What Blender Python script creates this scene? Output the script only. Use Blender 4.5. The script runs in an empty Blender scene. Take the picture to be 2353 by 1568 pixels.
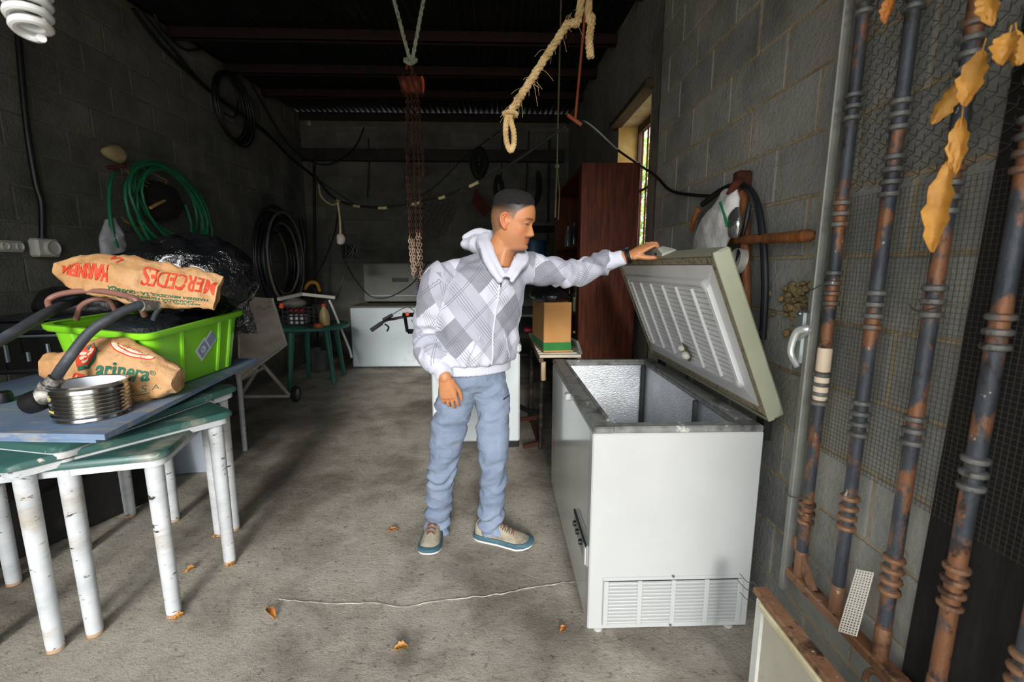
import bpy, bmesh, math, random
import numpy as np
from mathutils import Vector, Matrix, noise

scene = bpy.context.scene
C = scene.collection
random.seed(7)
R = math.radians
PI = math.pi

# ---------------------------------------------------------------- camera
cam_d = bpy.data.cameras.new('camera')
cam = bpy.data.objects.new('camera', cam_d)
C.objects.link(cam)
cam.location = (0, 0, 1.4)
cam.rotation_euler = (R(90 - 9.35), 0, R(-1.87))
cam_d.sensor_width = 36
cam_d.lens = 16.0
cam_d.clip_start = .05
cam_d.dof.use_dof = True
cam_d.dof.focus_distance = 2.15
cam_d.dof.aperture_fstop = 2.8
scene.camera = cam

# ---------------------------------------------------------------- daylight
w = bpy.data.worlds.new('overcast_sky')
scene.world = w
w.use_nodes = True
bg = w.node_tree.nodes['Background']
bg.inputs[1].default_value = 4.0
_t = w.node_tree
_g = _t.nodes.new('ShaderNodeTexCoord'); _s = _t.nodes.new('ShaderNodeSeparateXYZ'); _r = _t.nodes.new('ShaderNodeValToRGB')
_t.links.new(_g.outputs['Generated'], _s.inputs[0]); _t.links.new(_s.outputs['Z'], _r.inputs[0]); _t.links.new(_r.outputs[0], bg.inputs[0])
# overcast sky: three times brighter overhead than at the horizon
_r.color_ramp.elements[0].color = (.36, .38, .40, 1); _r.color_ramp.elements[1].color = (1.08, 1.16, 1.24, 1)

# hazy low sun shining in through the doorway from behind the camera
sun_d = bpy.data.lights.new('hazy_sun', 'SUN')
sun_d.energy = 2.4; sun_d.angle = R(14); sun_d.color = (1, .98, .95)
sun = bpy.data.objects.new('hazy_sun', sun_d); C.objects.link(sun)
sun.location = (-1, -6, 4)
sun.rotation_euler = (R(90-16.5), 0, R(3))

def portal(name, loc, rot, sx, sy):
    d = bpy.data.lights.new(name, 'AREA')
    d.shape = 'RECTANGLE'; d.size = sx; d.size_y = sy
    d.cycles.is_portal = True
    o = bpy.data.objects.new(name, d); C.objects.link(o)
    o.location = loc; o.rotation_euler = rot
    return o

DOOR_X0, DOOR_X1, DOOR_Z, DOOR_Y = -2.1, .93, 2.85, -.45
portal('doorway_daylight', ((DOOR_X0 + DOOR_X1)/2, DOOR_Y, DOOR_Z/2), (R(90), 0, R(0)), DOOR_X1 - DOOR_X0, DOOR_Z)
portal('window_daylight', (1.3, 3.75, 2.02), (R(90), 0, R(90)), .9, 1.15)

vs = scene.view_settings
vs.view_transform = 'Standard'
vs.look = 'None'
vs.gamma = 1
vs.use_curve_mapping = False
vs.exposure = .52

# ---------------------------------------------------------------- helpers
def lin(h):
    h = h.lstrip('#')
    out = []
    for i in (0, 2, 4):
        c = int(h[i:i+2], 16)/255
        out.append(c/12.92 if c <= .04045 else ((c+.055)/1.055)**2.4)
    return (*out, 1)

class NT:
    def __init__(s, name):
        s.m = bpy.data.materials.new(name); s.m.use_nodes = True
        s.t = s.m.node_tree; s.b = s.t.nodes['Principled BSDF']
    def n(s, typ, **kw):
        x = s.t.nodes.new(typ)
        for k, v in kw.items(): setattr(x, k, v)
        return x
    def l(s, a, b): s.t.links.new(a, b)
    def val(s, sock, v):
        if hasattr(v, 'is_output'): s.l(v, sock)
        else: sock.default_value = v
    def math(s, op, a, b=0., c=None):
        x = s.n('ShaderNodeMath', operation=op)
        s.val(x.inputs[0], a); s.val(x.inputs[1], b)
        if c is not None: s.val(x.inputs[2], c)
        return x.outputs[0]
    def mix(s, f, a, b, blend='MIX'):
        x = s.n('ShaderNodeMix', data_type='RGBA', blend_type=blend)
        s.val(x.inputs[0], f); s.val(x.inputs[6], a); s.val(x.inputs[7], b)
        return x.outputs[2]
    def ramp(s, f, stops):
        x = s.n('ShaderNodeValToRGB'); e = x.color_ramp.elements
        while len(e) < len(stops): e.new(.5)
        for i, (p, c) in enumerate(stops):
            e[i].position = p; e[i].color = c
        s.l(f, x.inputs[0]); return x.outputs[0]
    def coords(s, kind='obj', stretch=(1, 1, 1), rot=(0, 0, 0)):
        if kind == 'world': v = s.n('ShaderNodeNewGeometry').outputs['Position']
        else: v = s.n('ShaderNodeTexCoord').outputs['Object']
        mp = s.n('ShaderNodeMapping'); mp.inputs['Scale'].default_value = stretch
        mp.inputs['Rotation'].default_value = rot
        s.l(v, mp.inputs[0]); return mp.outputs[0]
    def noise(s, vec, scale, detail=5, rough=.6, dist=0):
        x = s.n('ShaderNodeTexNoise'); s.l(vec, x.inputs['Vector'])
        x.inputs['Scale'].default_value = scale; x.inputs['Detail'].default_value = detail
        x.inputs['Roughness'].default_value = rough; x.inputs['Distortion'].default_value = dist
        return x.outputs['Fac']
    def bump(s, h, strength, dist=.01):
        x = s.n('ShaderNodeBump'); x.inputs['Strength'].default_value = strength
        x.inputs['Distance'].default_value = dist
        s.l(h, x.inputs['Height']); s.l(x.outputs[0], s.b.inputs['Normal'])

MATS = {}
def M(name, cols, scale=6, rough=.7, metal=0, bump=.25, bscale=70, bdist=.004, spots=None, coord='obj',
      stretch=(1, 1, 1), rot=(0, 0, 0), rand=0, spec=.5, lo=.3, hi=.7, coat=0):
    """colour from a noise ramp, optional spots [(colour, scale, threshold, softness)...], fine relief"""
    if name in MATS: return MATS[name]
    N = NT(name); v = N.coords(coord, stretch, rot)
    cols = [lin(c) if isinstance(c, str) else c for c in cols]
    if len(cols) == 1: cols = cols*2
    f = N.noise(v, scale)
    st = [(lo + (hi - lo)*i/(len(cols)-1), c) for i, c in enumerate(cols)]
    col = N.ramp(f, st)
    for sp in (spots or []):
        g = N.noise(v, sp[1], 6, .65)
        k = N.ramp(g, [(sp[2], (0, 0, 0, 1)), (min(1, sp[2] + sp[3]), (1, 1, 1, 1))])
        col = N.mix(k, col, lin(sp[0]))
    if rand:
        oi = N.n('ShaderNodeObjectInfo').outputs['Random']
        k = N.math('MULTIPLY_ADD', oi, rand, 1 - rand/2)
        hs = N.n('ShaderNodeHueSaturation'); N.l(col, hs.inputs['Color']); N.l(k, hs.inputs['Value'])
        col = hs.outputs[0]
    N.l(col, N.b.inputs['Base Color'])
    N.b.inputs['Roughness'].default_value = rough
    N.b.inputs['Metallic'].default_value = metal
    N.b.inputs['Specular IOR Level'].default_value = spec
    N.b.inputs['Coat Weight'].default_value = coat
    if bump: N.bump(N.noise(v, bscale, 4), bump, bdist)
    MATS[name] = N.m
    return N.m

def spline(pts, n=8, closed=False):
    P = [Vector(p) for p in pts]; out = []
    m = len(P)
    rng = range(m) if closed else range(m-1)
    for i in rng:
        if closed: a, b, c, d = P[i-1], P[i], P[(i+1) % m], P[(i+2) % m]
        else: a, b, c, d = P[max(i-1, 0)], P[i], P[i+1], P[min(i+2, m-1)]
        for k in range(n):
            t = k/n
            out.append(.5*((2*b) + (c-a)*t + (2*a-5*b+4*c-d)*t*t + (3*b-a-3*c+d)*t**3))
    if not closed: out.append(P[-1])
    return out

def lerp_list(vals, n):
    vals = list(vals); m = len(vals)-1; out = []
    for i in range(n):
        t = i/(n-1)*m; k = min(int(t), m-1); f = t-k
        f = f*f*(3-2*f)
        out.append(vals[k]*(1-f) + vals[k+1]*f)
    return out

def frames(pts, closed=False):
    n = len(pts); T = []
    for i in range(n):
        if closed: t = pts[(i+1) % n] - pts[i-1]
        else: t = pts[min(i+1, n-1)] - pts[max(i-1, 0)]
        T.append(t.normalized() if t.length > 1e-9 else Vector((0, 0, 1)))
    a = Vector((0, 0, 1)) if abs(T[0].z) < .9 else Vector((1, 0, 0))
    a = (a - T[0]*a.dot(T[0])).normalized(); out = []
    for i in range(n):
        if i:
            q = T[i-1].rotation_difference(T[i]); a = q @ a
            a = (a - T[i]*a.dot(T[i])).normalized()
        out.append((T[i], a, T[i].cross(a)))
    return out

class MB:
    def __init__(s): s.v = []; s.f = []; s.mi = []; s.cur = 0
    def add(s, vs_, fs):
        o = len(s.v); s.v.extend([tuple(x) for x in vs_])
        for f in fs: s.f.append([i+o for i in f]); s.mi.append(s.cur)
        return s
    def box(s, c, size, rot=None, bev=0):
        hx, hy, hz = size[0]/2, size[1]/2, size[2]/2
        c = Vector(c); h = (hx, hy, hz)
        rm = None
        if rot is not None:
            rm = rot if isinstance(rot, Matrix) else Matrix.Rotation(rot[2], 3, 'Z') @ Matrix.Rotation(rot[1], 3, 'Y') @ Matrix.Rotation(rot[0], 3, 'X')
        def put(p):
            p = Vector(p); return c + (rm @ p if rm else p)
        if not bev:
            V = [put((x*hx, y*hy, z*hz)) for x in (-1, 1) for y in (-1, 1) for z in (-1, 1)]
            s.add(V, [(0, 1, 3, 2), (4, 6, 7, 5), (0, 4, 5, 1), (2, 3, 7, 6), (0, 2, 6, 4), (1, 5, 7, 3)])
            return s
        bev = min(bev, min(h)*.95)
        V = []; idx = {}
        for x in (-1, 1):
            for y in (-1, 1):
                for z in (-1, 1):
                    for k in range(3):
                        sg = (x, y, z)
                        p = [sg[j]*(h[j] if j == k else h[j]-bev) for j in range(3)]
                        idx[(x, y, z, k)] = len(V); V.append(put(p))
        F = []
        for k in range(3):
            o = [j for j in range(3) if j != k]
            for sg in (-1, 1):
                q = []
                for a, b in ((-1, -1), (1, -1), (1, 1), (-1, 1)):
                    t = [0, 0, 0]; t[k] = sg; t[o[0]] = a; t[o[1]] = b
                    q.append(idx[(*t, k)])
                F.append(q)
        for k in range(3):
            l, m = [j for j in range(3) if j != k]
            for a in (-1, 1):
                for b in (-1, 1):
                    t0 = [0, 0, 0]; t0[l] = a; t0[m] = b; t1 = list(t0); t0[k] = -1; t1[k] = 1
                    F.append([idx[(*t0, l)], idx[(*t1, l)], idx[(*t1, m)], idx[(*t0, m)]])
        for x in (-1, 1):
            for y in (-1, 1):
                for z in (-1, 1): F.append([idx[(x, y, z, k)] for k in range(3)])
        s.add(V, F); return s
    def beam(s, a, b, wdt, hgt=None, up=(0, 0, 1), bev=0):
        a = Vector(a); b = Vector(b); d = (b-a); L = d.length; d.normalize()
        u = Vector(up); u = (u - d*u.dot(d))
        if u.length < 1e-4: u = Vector((1, 0, 0)) - d*d.x
        u.normalize(); sd = u.cross(d)
        m = Matrix((d, sd, u)).transposed()
        return s.box((a+b)/2, (L, wdt, hgt or wdt), m, bev)
    def loft(s, rings, cap=True, closed=False):
        n = len(rings[0]); V = [p for r in rings for p in r]; F = []
        m = len(rings)
        for i in range(m if closed else m-1):
            j = (i+1) % m
            for k in range(n):
                F.append((i*n+k, i*n+(k+1) % n, j*n+(k+1) % n, j*n+k))
        if cap and not closed:
            F.append(list(range(n))[::-1]); F.append([(m-1)*n+k for k in range(n)])
        s.add(V, F); return s
    def tube(s, pts, r, n=8, closed=False, sm=0):
        pts = spline(pts, sm, closed) if sm else [Vector(p) for p in pts]
        rr = lerp_list(r, len(pts)) if isinstance(r, (list, tuple)) else [r]*len(pts)
        rings = []
        for p, (t, a, b), q in zip(pts, frames(pts, closed), rr):
            rings.append([p + (a*math.cos(2*PI*k/n) + b*math.sin(2*PI*k/n))*q for k in range(n)])
        return s.loft(rings, True, closed)
    def limb(s, pts, ra, rb=None, ref=(0, 1, 0), n=20, sm=6):
        """smooth closed tapered limb with rounded ends; ra along ref, rb across"""
        P = spline(pts, sm) if len(pts) > 2 else [Vector(pts[0]).lerp(Vector(pts[1]), i/sm) for i in range(sm+1)]
        m = len(P)
        A = lerp_list(ra, m) if isinstance(ra, (list, tuple)) else [ra]*m
        B = A if rb is None else (lerp_list(rb, m) if isinstance(rb, (list, tuple)) else [rb]*m)
        fr = frames(P); rings = []
        def ring(p, t, qa, qb):
            a = Vector(ref); a = a - t*a.dot(t)
            if a.length < 1e-3: a = Vector((1, 0, 0)) - t*t.x
            a.normalize(); b = t.cross(a)
            return [p + a*(math.cos(2*PI*k/n)*qa) + b*(math.sin(2*PI*k/n)*qb) for k in range(n)]
        for i in (3, 2, 1):
            an = i/3.3*PI/2
            rings.append(ring(P[0] - fr[0][0]*min(A[0], B[0])*math.sin(an), fr[0][0], A[0]*math.cos(an), B[0]*math.cos(an)))
        for p, f_, qa, qb in zip(P, fr, A, B): rings.append(ring(p, f_[0], qa, qb))
        for i in (1, 2, 3):
            an = i/3.3*PI/2
            rings.append(ring(P[-1] + fr[-1][0]*min(A[-1], B[-1])*math.sin(an), fr[-1][0], A[-1]*math.cos(an), B[-1]*math.cos(an)))
        return s.loft(rings)
    def ball(s, c, r, n=14, mat=None):
        c = Vector(c); r = r if isinstance(r, (tuple, list)) else (r, r, r); rings = []
        m = n//2+1
        for i in range(m):
            th = .12 + (PI-.24)*i/(m-1)
            ring = []
            for k in range(n):
                p = Vector((r[0]*math.sin(th)*math.cos(2*PI*k/n), r[1]*math.sin(th)*math.sin(2*PI*k/n), -r[2]*math.cos(th)))
                ring.append(c + (mat @ p if mat else p))
            rings.append(ring)
        return s.loft(rings)
    def lathe(s, prof, n=24, c=(0, 0, 0), mat=None, cap=True, closed=False):
        c = Vector(c); rings = []
        for r_, z in prof:
            ring = []
            for k in range(n):
                p = Vector((r_*math.cos(2*PI*k/n), r_*math.sin(2*PI*k/n), z))
                ring.append(c + (mat @ p if mat else p))
            rings.append(ring)
        return s.loft(rings, cap, closed)
    def prism(s, poly, h, f=None):
        n = len(poly)
        V = [Vector((x, y, 0)) for x, y in poly] + [Vector((x, y, h)) for x, y in poly]
        if f: V = [f(v) for v in V]
        s.add(V, [list(range(n))[::-1], [n+i for i in range(n)]] + [(i, (i+1) % n, n+(i+1) % n, n+i) for i in range(n)])
        return s
    def grid(s, fn, nu, nv, thick=0, closed_u=False):
        V = [fn(i/(nu if closed_u else nu-1), j/(nv-1)) for j in range(nv) for i in range(nu)]
        F = []
        for j in range(nv-1):
            for i in range(nu if closed_u else nu-1):
                k = (i+1) % nu
                F.append((j*nu+i, j*nu+k, (j+1)*nu+k, (j+1)*nu+i))
        s.add(V, F); return s
    def mesh(s, name, mats, off=(0, 0, 0), smooth=True, ang=35):
        me = bpy.data.meshes.new(name)
        off = Vector(off)
        V = [(x[0]-off.x, x[1]-off.y, x[2]-off.z) for x in s.v]
        me.from_pydata(V, [], s.f)
        bm = bmesh.new(); bm.from_mesh(me)
        bmesh.ops.recalc_face_normals(bm, faces=bm.faces[:])
        bm.to_mesh(me); bm.free()
        for m in (mats if isinstance(mats, (list, tuple)) else [mats]): me.materials.append(m)
        if any(s.mi): me.polygons.foreach_set('material_index', s.mi)
        if smooth:
            me.polygons.foreach_set('use_smooth', [True]*len(me.polygons))
            me.set_sharp_from_angle(angle=R(ang))
        me.update(); return me
    def build(s, name, mats, parent=None, world=True, smooth=True, ang=35, kind=None, label=None):
        off = (0, 0, 0)
        if parent is not None and world: off = origin(parent)
        me = s.mesh(name, mats, off, smooth, ang)
        o = bpy.data.objects.new(name, me); C.objects.link(o)
        o.parent = parent
        if kind: o['kind'] = kind
        if label: o['label'] = label
        return o

def origin(o):
    v = Vector((0, 0, 0))
    while o is not None: v += o.location; o = o.parent
    return v
def tag(o, label=None, cat=None, group=None, kind=None):
    if label: o['label'] = label
    if cat: o['category'] = cat
    if group: o['group'] = group
    if kind: o['kind'] = kind
    return o
def thing(name, label, cat, loc=(0, 0, 0), rotz=0, group=None):
    o = bpy.data.objects.new(name, None); C.objects.link(o)
    o.empty_display_size = .1
    o.location = loc; o.rotation_euler = (0, 0, rotz)
    return tag(o, label, cat, group)
def centre(o):
    """move a single-mesh thing's origin to its base"""
    me = o.data; n = len(me.vertices); a = np.empty(n*3); me.vertices.foreach_get('co', a); a = a.reshape(-1, 3)
    c = Vector(((a[:, 0].min()+a[:, 0].max())/2, (a[:, 1].min()+a[:, 1].max())/2, a[:, 2].min()))
    me.transform(Matrix.Translation(-c)); o.location = o.location + c
    return o
def solo(mb, name, mats, label, cat, group=None, **kw):
    return tag(centre(mb.build(name, mats, **kw)), label, cat, group)
def copy_tree(o, parent=None):
    c = o.copy(); C.objects.link(c); c.parent = parent
    for ch in list(o.children): copy_tree(ch, c)
    return c
def nz(p, sc, seed=0): return noise.noise(Vector((p[0]*sc+seed*7.3, p[1]*sc-seed*3.1, p[2]*sc+seed*1.7)))

def text_mesh(body, size, shear=0, bold=0, spacing=1, align='CENTER', cuts=.012):
    cu = bpy.data.curves.new('lettering', 'FONT'); cu.body = body; cu.size = size
    cu.align_x = align; cu.shear = shear; cu.offset = bold; cu.space_character = spacing
    cu.resolution_u = 3
    o = bpy.data.objects.new('lettering', cu); C.objects.link(o)
    dg = bpy.context.evaluated_depsgraph_get()
    me = bpy.data.meshes.new_from_object(o.evaluated_get(dg))
    bpy.data.objects.remove(o)
    bm = bmesh.new(); bm.from_mesh(me)
    bmesh.ops.triangulate(bm, faces=bm.faces[:])
    for _ in range(3):
        es = [e for e in bm.edges if e.calc_length() > cuts]
        if not es: break
        bmesh.ops.subdivide_edges(bm, edges=es, cuts=1)
        bmesh.ops.triangulate(bm, faces=bm.faces[:])
    V = [tuple(v.co) for v in bm.verts]; bm.verts.index_update()
    F = [[v.index for v in f.verts] for f in bm.faces]
    bm.free(); bpy.data.meshes.remove(me)
    return V, F
def lettering(name, body, size, fn, mat, parent, **kw):
    V, F = text_mesh(body, size, **kw)
    mb = MB(); mb.add([fn(x, y) for x, y, z in V], F)
    return mb.build(name, mat, parent, smooth=False)
def decal(name, poly, fn, mat, parent, step=.02):
    """flat printed patch laid on a surface fn(x, y); poly is a convex outline"""
    n = len(poly); cx = sum(p[0] for p in poly)/n; cy = sum(p[1] for p in poly)/n
    V = []; F = []; K = 6
    for k in range(K+1):
        for p in poly: V.append(fn(cx+(p[0]-cx)*k/K, cy+(p[1]-cy)*k/K))
    for k in range(K):
        for i in range(n): F.append((k*n+i, k*n+(i+1) % n, (k+1)*n+(i+1) % n, (k+1)*n+i))
    mb = MB(); mb.add(V, F); return mb.build(name, mat, parent, smooth=False)

# ---------------------------------------------------------------- materials
def mat_floor():
    N = NT('concrete_floor'); v = N.coords('world')
    big = N.noise(v, .9, 6, .6); mid = N.noise(v, 3.2, 8, .68, .4); fine = N.noise(v, 38, 6, .7)
    col = N.ramp(mid, [(.3, lin('#938a7b')), (.5, lin('#bfb5a4')), (.72, lin('#d2c9ba'))])
    st = N.ramp(big, [(.46, (0, 0, 0, 1)), (.62, (1, 1, 1, 1))])
    stm = N.math('MULTIPLY', st, .8)
    col = N.mix(stm, col, lin('#6b5f52'))
    oil = N.noise(v, 2.1, 5, .55, .8)
    k2 = N.ramp(oil, [(.56, (0, 0, 0, 1)), (.72, (1, 1, 1, 1))])
    col = N.mix(N.math('MULTIPLY', k2, .55), col, lin('#5f554a'))
    sp = N.ramp(fine, [(.30, lin('#5a5147')), (.44, (1, 1, 1, 1)), (.60, (1, 1, 1, 1)), (.72, lin('#ffffff'))])
    col = N.mix(.8, col, sp, 'MULTIPLY')
    vs2 = N.coords('world', (4, 26, 1), (0, 0, R(-24)))
    sc = N.noise(vs2, 1.4, 3, .5)
    k3 = N.ramp(sc, [(.70, (0, 0, 0, 1)), (.76, (1, 1, 1, 1))])
    col = N.mix(N.math('MULTIPLY', k3, .35), col, lin('#cfc8bd'))
    N.l(col, N.b.inputs['Base Color'])
    N.b.inputs['Roughness'].default_value = .86
    h = N.math('ADD', N.math('MULTIPLY', N.noise(v, 26, 8, .75), 1.0), N.math('MULTIPLY', N.noise(v, 95, 4, .7), .5))
    N.bump(h, .95, .016)
    return N.m

XL, XR, YB, YF = -2.8, 1.08, 7.0, -.45
def roof_z(y): return 3.2 + .049*y
block_m = M('concrete_block', ['#868782', '#9c9b93', '#aba799'], 3.2, .93, 0, .8, 60, .010, rand=.30, coord='world',
            spots=[('#4a4a44', 1.1, .53, .25), ('#8b7d65', 2.3, .60, .2)])
dark_block_m = M('dark_block', ['#4f4f48', '#626159', '#716d62'], 3.2, .93, 0, .8, 60, .010, rand=.30, coord='world',
            spots=[('#34332f', 1.1, .53, .25), ('#6e6350', 2.3, .62, .2)])  # darker version of the block colour for the left and back walls
mortar_m = M('mortar', ['#5f584b', '#70675a'], 8, .95, 0, .8, 40, .012, coord='world', spots=[('#4f4a42', 1.6, .55, .2)])
mortar_r_m = M('mortar_brown', ['#a08d6e', '#bda98a'], 8, .95, 0, .9, 40, .015, coord='world', spots=[('#5a4f40', 1.6, .57, .2)])
plaster_m = M('old_render', ['#5b5a55', '#77746c', '#8b8577'], 2.4, .95, 0, .7, 18, .02, coord='world',
              spots=[('#7a6650', 1.3, .56, .2), ('#3f3d39', .9, .58, .3)])
# floor
f = MB(); f.box(((XL+XR)/2, 3.3, -.06), (XR-XL+.4, YB-YF+.4, .12))
floor = tag(f.build('floor', mat_floor(), smooth=False), 'rough stained grey concrete floor of the shed', kind='structure')
ck = MB()
cpts = [(-0.936, 1.764, 0.000), (-0.819, 1.745, 0.000), (-0.650, 1.727, 0.000), (-0.524, 1.730, 0.000), (-0.400, 1.701, 0.000), (-0.268, 1.729, 0.000), (-0.132, 1.748, 0.000), (-0.011, 1.760, 0.000), (0.103, 1.791, 0.000), (0.211, 1.812, 0.000), (0.351, 1.833, 0.000)]
ckp = spline(cpts, 6)
for i, p in enumerate(ckp): p.z = .0012; p.y += .008*nz(p, 30)
ck.tube(ckp, .0022, 5)
ck.build('crack', M('crack_dust', ['#5b544b', '#cfc7ba'], 14, .95, bump=0), floor)
g = MB(); g.box((0, 3, -.17), (60, 60, .1))
tag(g.build('ground', M('yard_ground', ['#8f8778', '#a59c8c'], 1.2, .95, coord='world'), smooth=False), 'pale dusty yard ground outside the shed', kind='structure')

# block walls: the mortar bed is the wall, every block a piece of its own standing proud of the joints
BW, BH, PW, PH = .397, .196, .408, .207
BMESH = {}
def block_mesh(wd, ht, axis, mat):
    k = (round(wd, 2), round(ht, 2), axis, mat.name)
    if k not in BMESH:
        mb = MB(); sz = {'x': (.05, wd, ht), 'y': (wd, .05, ht)}[axis]
        mb.box((0, 0, 0), sz, bev=.004); BMESH[k] = mb.mesh('concrete_block', mat, smooth=False)
    return BMESH[k]
def lay(wall, axis, fixed, out, a0, a1, z0, topfn, skip=None, shift=0, jit=.0015, mat=dark_block_m):
    r = 0; n = 0; z = z0
    while True:
        a = a0 - (PW/2 if r % 2 else 0) - shift
        any_ = False
        while a < a1:
            lo, hi = max(a, a0), min(a + BW, a1)
            mid = (lo+hi)/2
            top = min(z + BH, topfn(mid)-.005)
            if hi-lo > .05 and top-z > .05:
                any_ = True
                segs = [(lo, hi, z, top)]
                if skip: segs = skip(lo, hi, z, top)
                for (l2, h2, zz, tt) in segs:
                    if h2-l2 < .04 or tt-zz < .04: continue
                    o = bpy.data.objects.new('concrete_block', block_mesh(h2-l2, tt-zz, axis, mat)); C.objects.link(o)
                    off = fixed + out*(.005-.025 + random.uniform(-jit, jit))
                    o.location = (off, (l2+h2)/2, (zz+tt)/2) if axis == 'x' else ((l2+h2)/2, off, (zz+tt)/2)
                    o.parent = wall; n += 1
            a += PW
        if not any_: break
        z += PH; r += 1
    return n
# left wall
m = MB()
V = [(XL-.2, YF, 0), (XL, YF, 0), (XL, YB, 0), (XL-.2, YB, 0), (XL-.2, YF, roof_z(YF)), (XL, YF, roof_z(YF)), (XL, YB, roof_z(YB)), (XL-.2, YB, roof_z(YB))]
BOXF = [(0, 3, 2, 1), (4, 5, 6, 7), (0, 1, 5, 4), (1, 2, 6, 5), (2, 3, 7, 6), (3, 0, 4, 7)]
m.add(V, BOXF)
wl = tag(m.build('wall_left', mortar_m, smooth=False), 'dark grey concrete block wall behind the tables', kind='structure')
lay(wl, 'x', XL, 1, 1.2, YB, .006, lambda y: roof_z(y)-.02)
# back wall, with a small hole left open in the top corner
m = MB(); zt = 3.5
m.box(((XL+XR)/2, YB+.1, 1.69), (XR-XL, .2, 3.38)); m.box(((-2.6+XR)/2, YB+.1, 3.44), (XR+2.6, .2, .12))
m.box((-2.755, YB+.1, 3.44), (.09, .2, .12)); m.box((-2.655, YB+.1, 3.485), (.11, .2, .03)); m.box((-2.625, YB+.1, 3.425), (.05, .2, .09))
wb = tag(m.build('wall_back', mortar_m, smooth=False), 'grey concrete block wall at the far end', kind='structure')
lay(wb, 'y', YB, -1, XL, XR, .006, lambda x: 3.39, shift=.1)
# right wall: blocks near the gate, render beyond, window opening
WY0, WY1, WZ0, WZ1 = 3.32, 4.2, 1.46, 2.6
m = MB()
def slab(mb, y0, y1, z0, z1, x0=XR, x1=XR+.2):
    zz = (lambda y: roof_z(y)+.03) if z1 is None else (lambda y: z1)
    mb.add([(x1, y0, z0), (x0, y0, z0), (x0, y1, z0), (x1, y1, z0), (x1, y0, zz(y0)), (x0, y0, zz(y0)), (x0, y1, zz(y1)), (x1, y1, zz(y1))], BOXF)
slab(m, YF, WY0, 0, None); slab(m, WY1, YB+.2, 0, None); slab(m, WY0, WY1, 0, WZ0); slab(m, WY0, WY1, WZ1, None)
wr = tag(m.build('wall_right', mortar_r_m, smooth=False), 'grey concrete block wall with brown mortar joints behind the freezer', kind='structure')
lay(wr, 'x', XR, -1, .3, 3.16, -.012, lambda y: roof_z(y)-.02, shift=.13, jit=.003, mat=block_m)
m = MB(); rz = random.Random(3)
def rend(y0, y1, z0, z1):
    ny, nz_ = max(2, int((y1-y0)/.07)), max(2, int((z1-z0)/.07))
    def fn(a, b):
        y = y0+(y1-y0)*a; z = z0+(z1-z0)*b
        return (XR-.012-.006*nz((0, y, z), 2.5)-.004*nz((0, y, z), 9), y, z)
    m.grid(fn, ny, nz_)
rend(3.16, WY0, 0, 3.36); rend(WY0, WY1, 0, WZ0); rend(WY0, WY1, WZ1, 3.38); rend(WY1, YB, 0, 3.5)
m.build('render_coat', plaster_m, wr)
# front wall with the wide doorway behind the camera
m = MB()
m.box(((XL-.2+DOOR_X0)/2, YF-.1, 1.6), (DOOR_X0-XL+.2, .2, 3.2)); m.box(((XR+.2+DOOR_X1)/2, YF-.1, 1.6), (XR+.2-DOOR_X1, .2, 3.2))
m.box(((DOOR_X0+DOOR_X1)/2, YF-.1, (DOOR_Z+3.2)/2), (DOOR_X1-DOOR_X0, .2, 3.2-DOOR_Z))
tag(m.build('wall_front', plaster_m, smooth=False), 'rendered front wall around the wide doorway', kind='structure')

# roof: corrugated sheets on rusty purlins
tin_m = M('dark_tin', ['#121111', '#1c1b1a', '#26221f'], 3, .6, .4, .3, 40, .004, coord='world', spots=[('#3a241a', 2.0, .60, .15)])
rust_m = M('rusty_steel', ['#3a1d14', '#5a2a1a', '#2c1712'], 6, .85, .2, .5, 50, .006, coord='world')
ceil_ = MB(); ceil_.box(((XL+XR)/2, 3.2, 4.2), (.02, .02, .02))
nsh = 5; sw = (XR-XL+.3)/nsh
roof = None
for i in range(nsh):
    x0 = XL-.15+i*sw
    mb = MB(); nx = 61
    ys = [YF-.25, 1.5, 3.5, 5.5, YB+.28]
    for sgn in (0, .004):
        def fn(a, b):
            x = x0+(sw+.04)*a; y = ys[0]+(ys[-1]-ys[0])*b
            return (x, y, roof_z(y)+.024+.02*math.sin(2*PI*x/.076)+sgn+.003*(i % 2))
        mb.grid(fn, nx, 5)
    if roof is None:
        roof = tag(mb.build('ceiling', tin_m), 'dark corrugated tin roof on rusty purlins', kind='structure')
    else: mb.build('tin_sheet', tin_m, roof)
for y in (1.0, 1.9, 2.75, 3.55, 4.36, 5.18, 5.95):
    mb = MB(); mb.box(((XL+XR)/2, y, roof_z(y)-.04), (XR-XL, .05, .08), bev=.006)
    mb.box(((XL+XR)/2, y+.03, roof_z(y)-.076), (XR-XL, .07, .008)); mb.build('purlin', M('dark_rust', ['#1c0f0b', '#2c1610', '#170d0a'], 6, .9, .1, .5, 50, .006, coord='world'), roof, smooth=False)  # purlins take a darker rust tone than the other steel
mb = MB(); mb.box(((XL+XR)/2, YB-.02, 3.501), (XR-XL, .03, .11)); mb.build('eaves_beam', M('dark_timber', ['#1d1713', '#2b221b'], 5, .9, stretch=(1, 6, 6)), roof, smooth=False)

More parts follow.
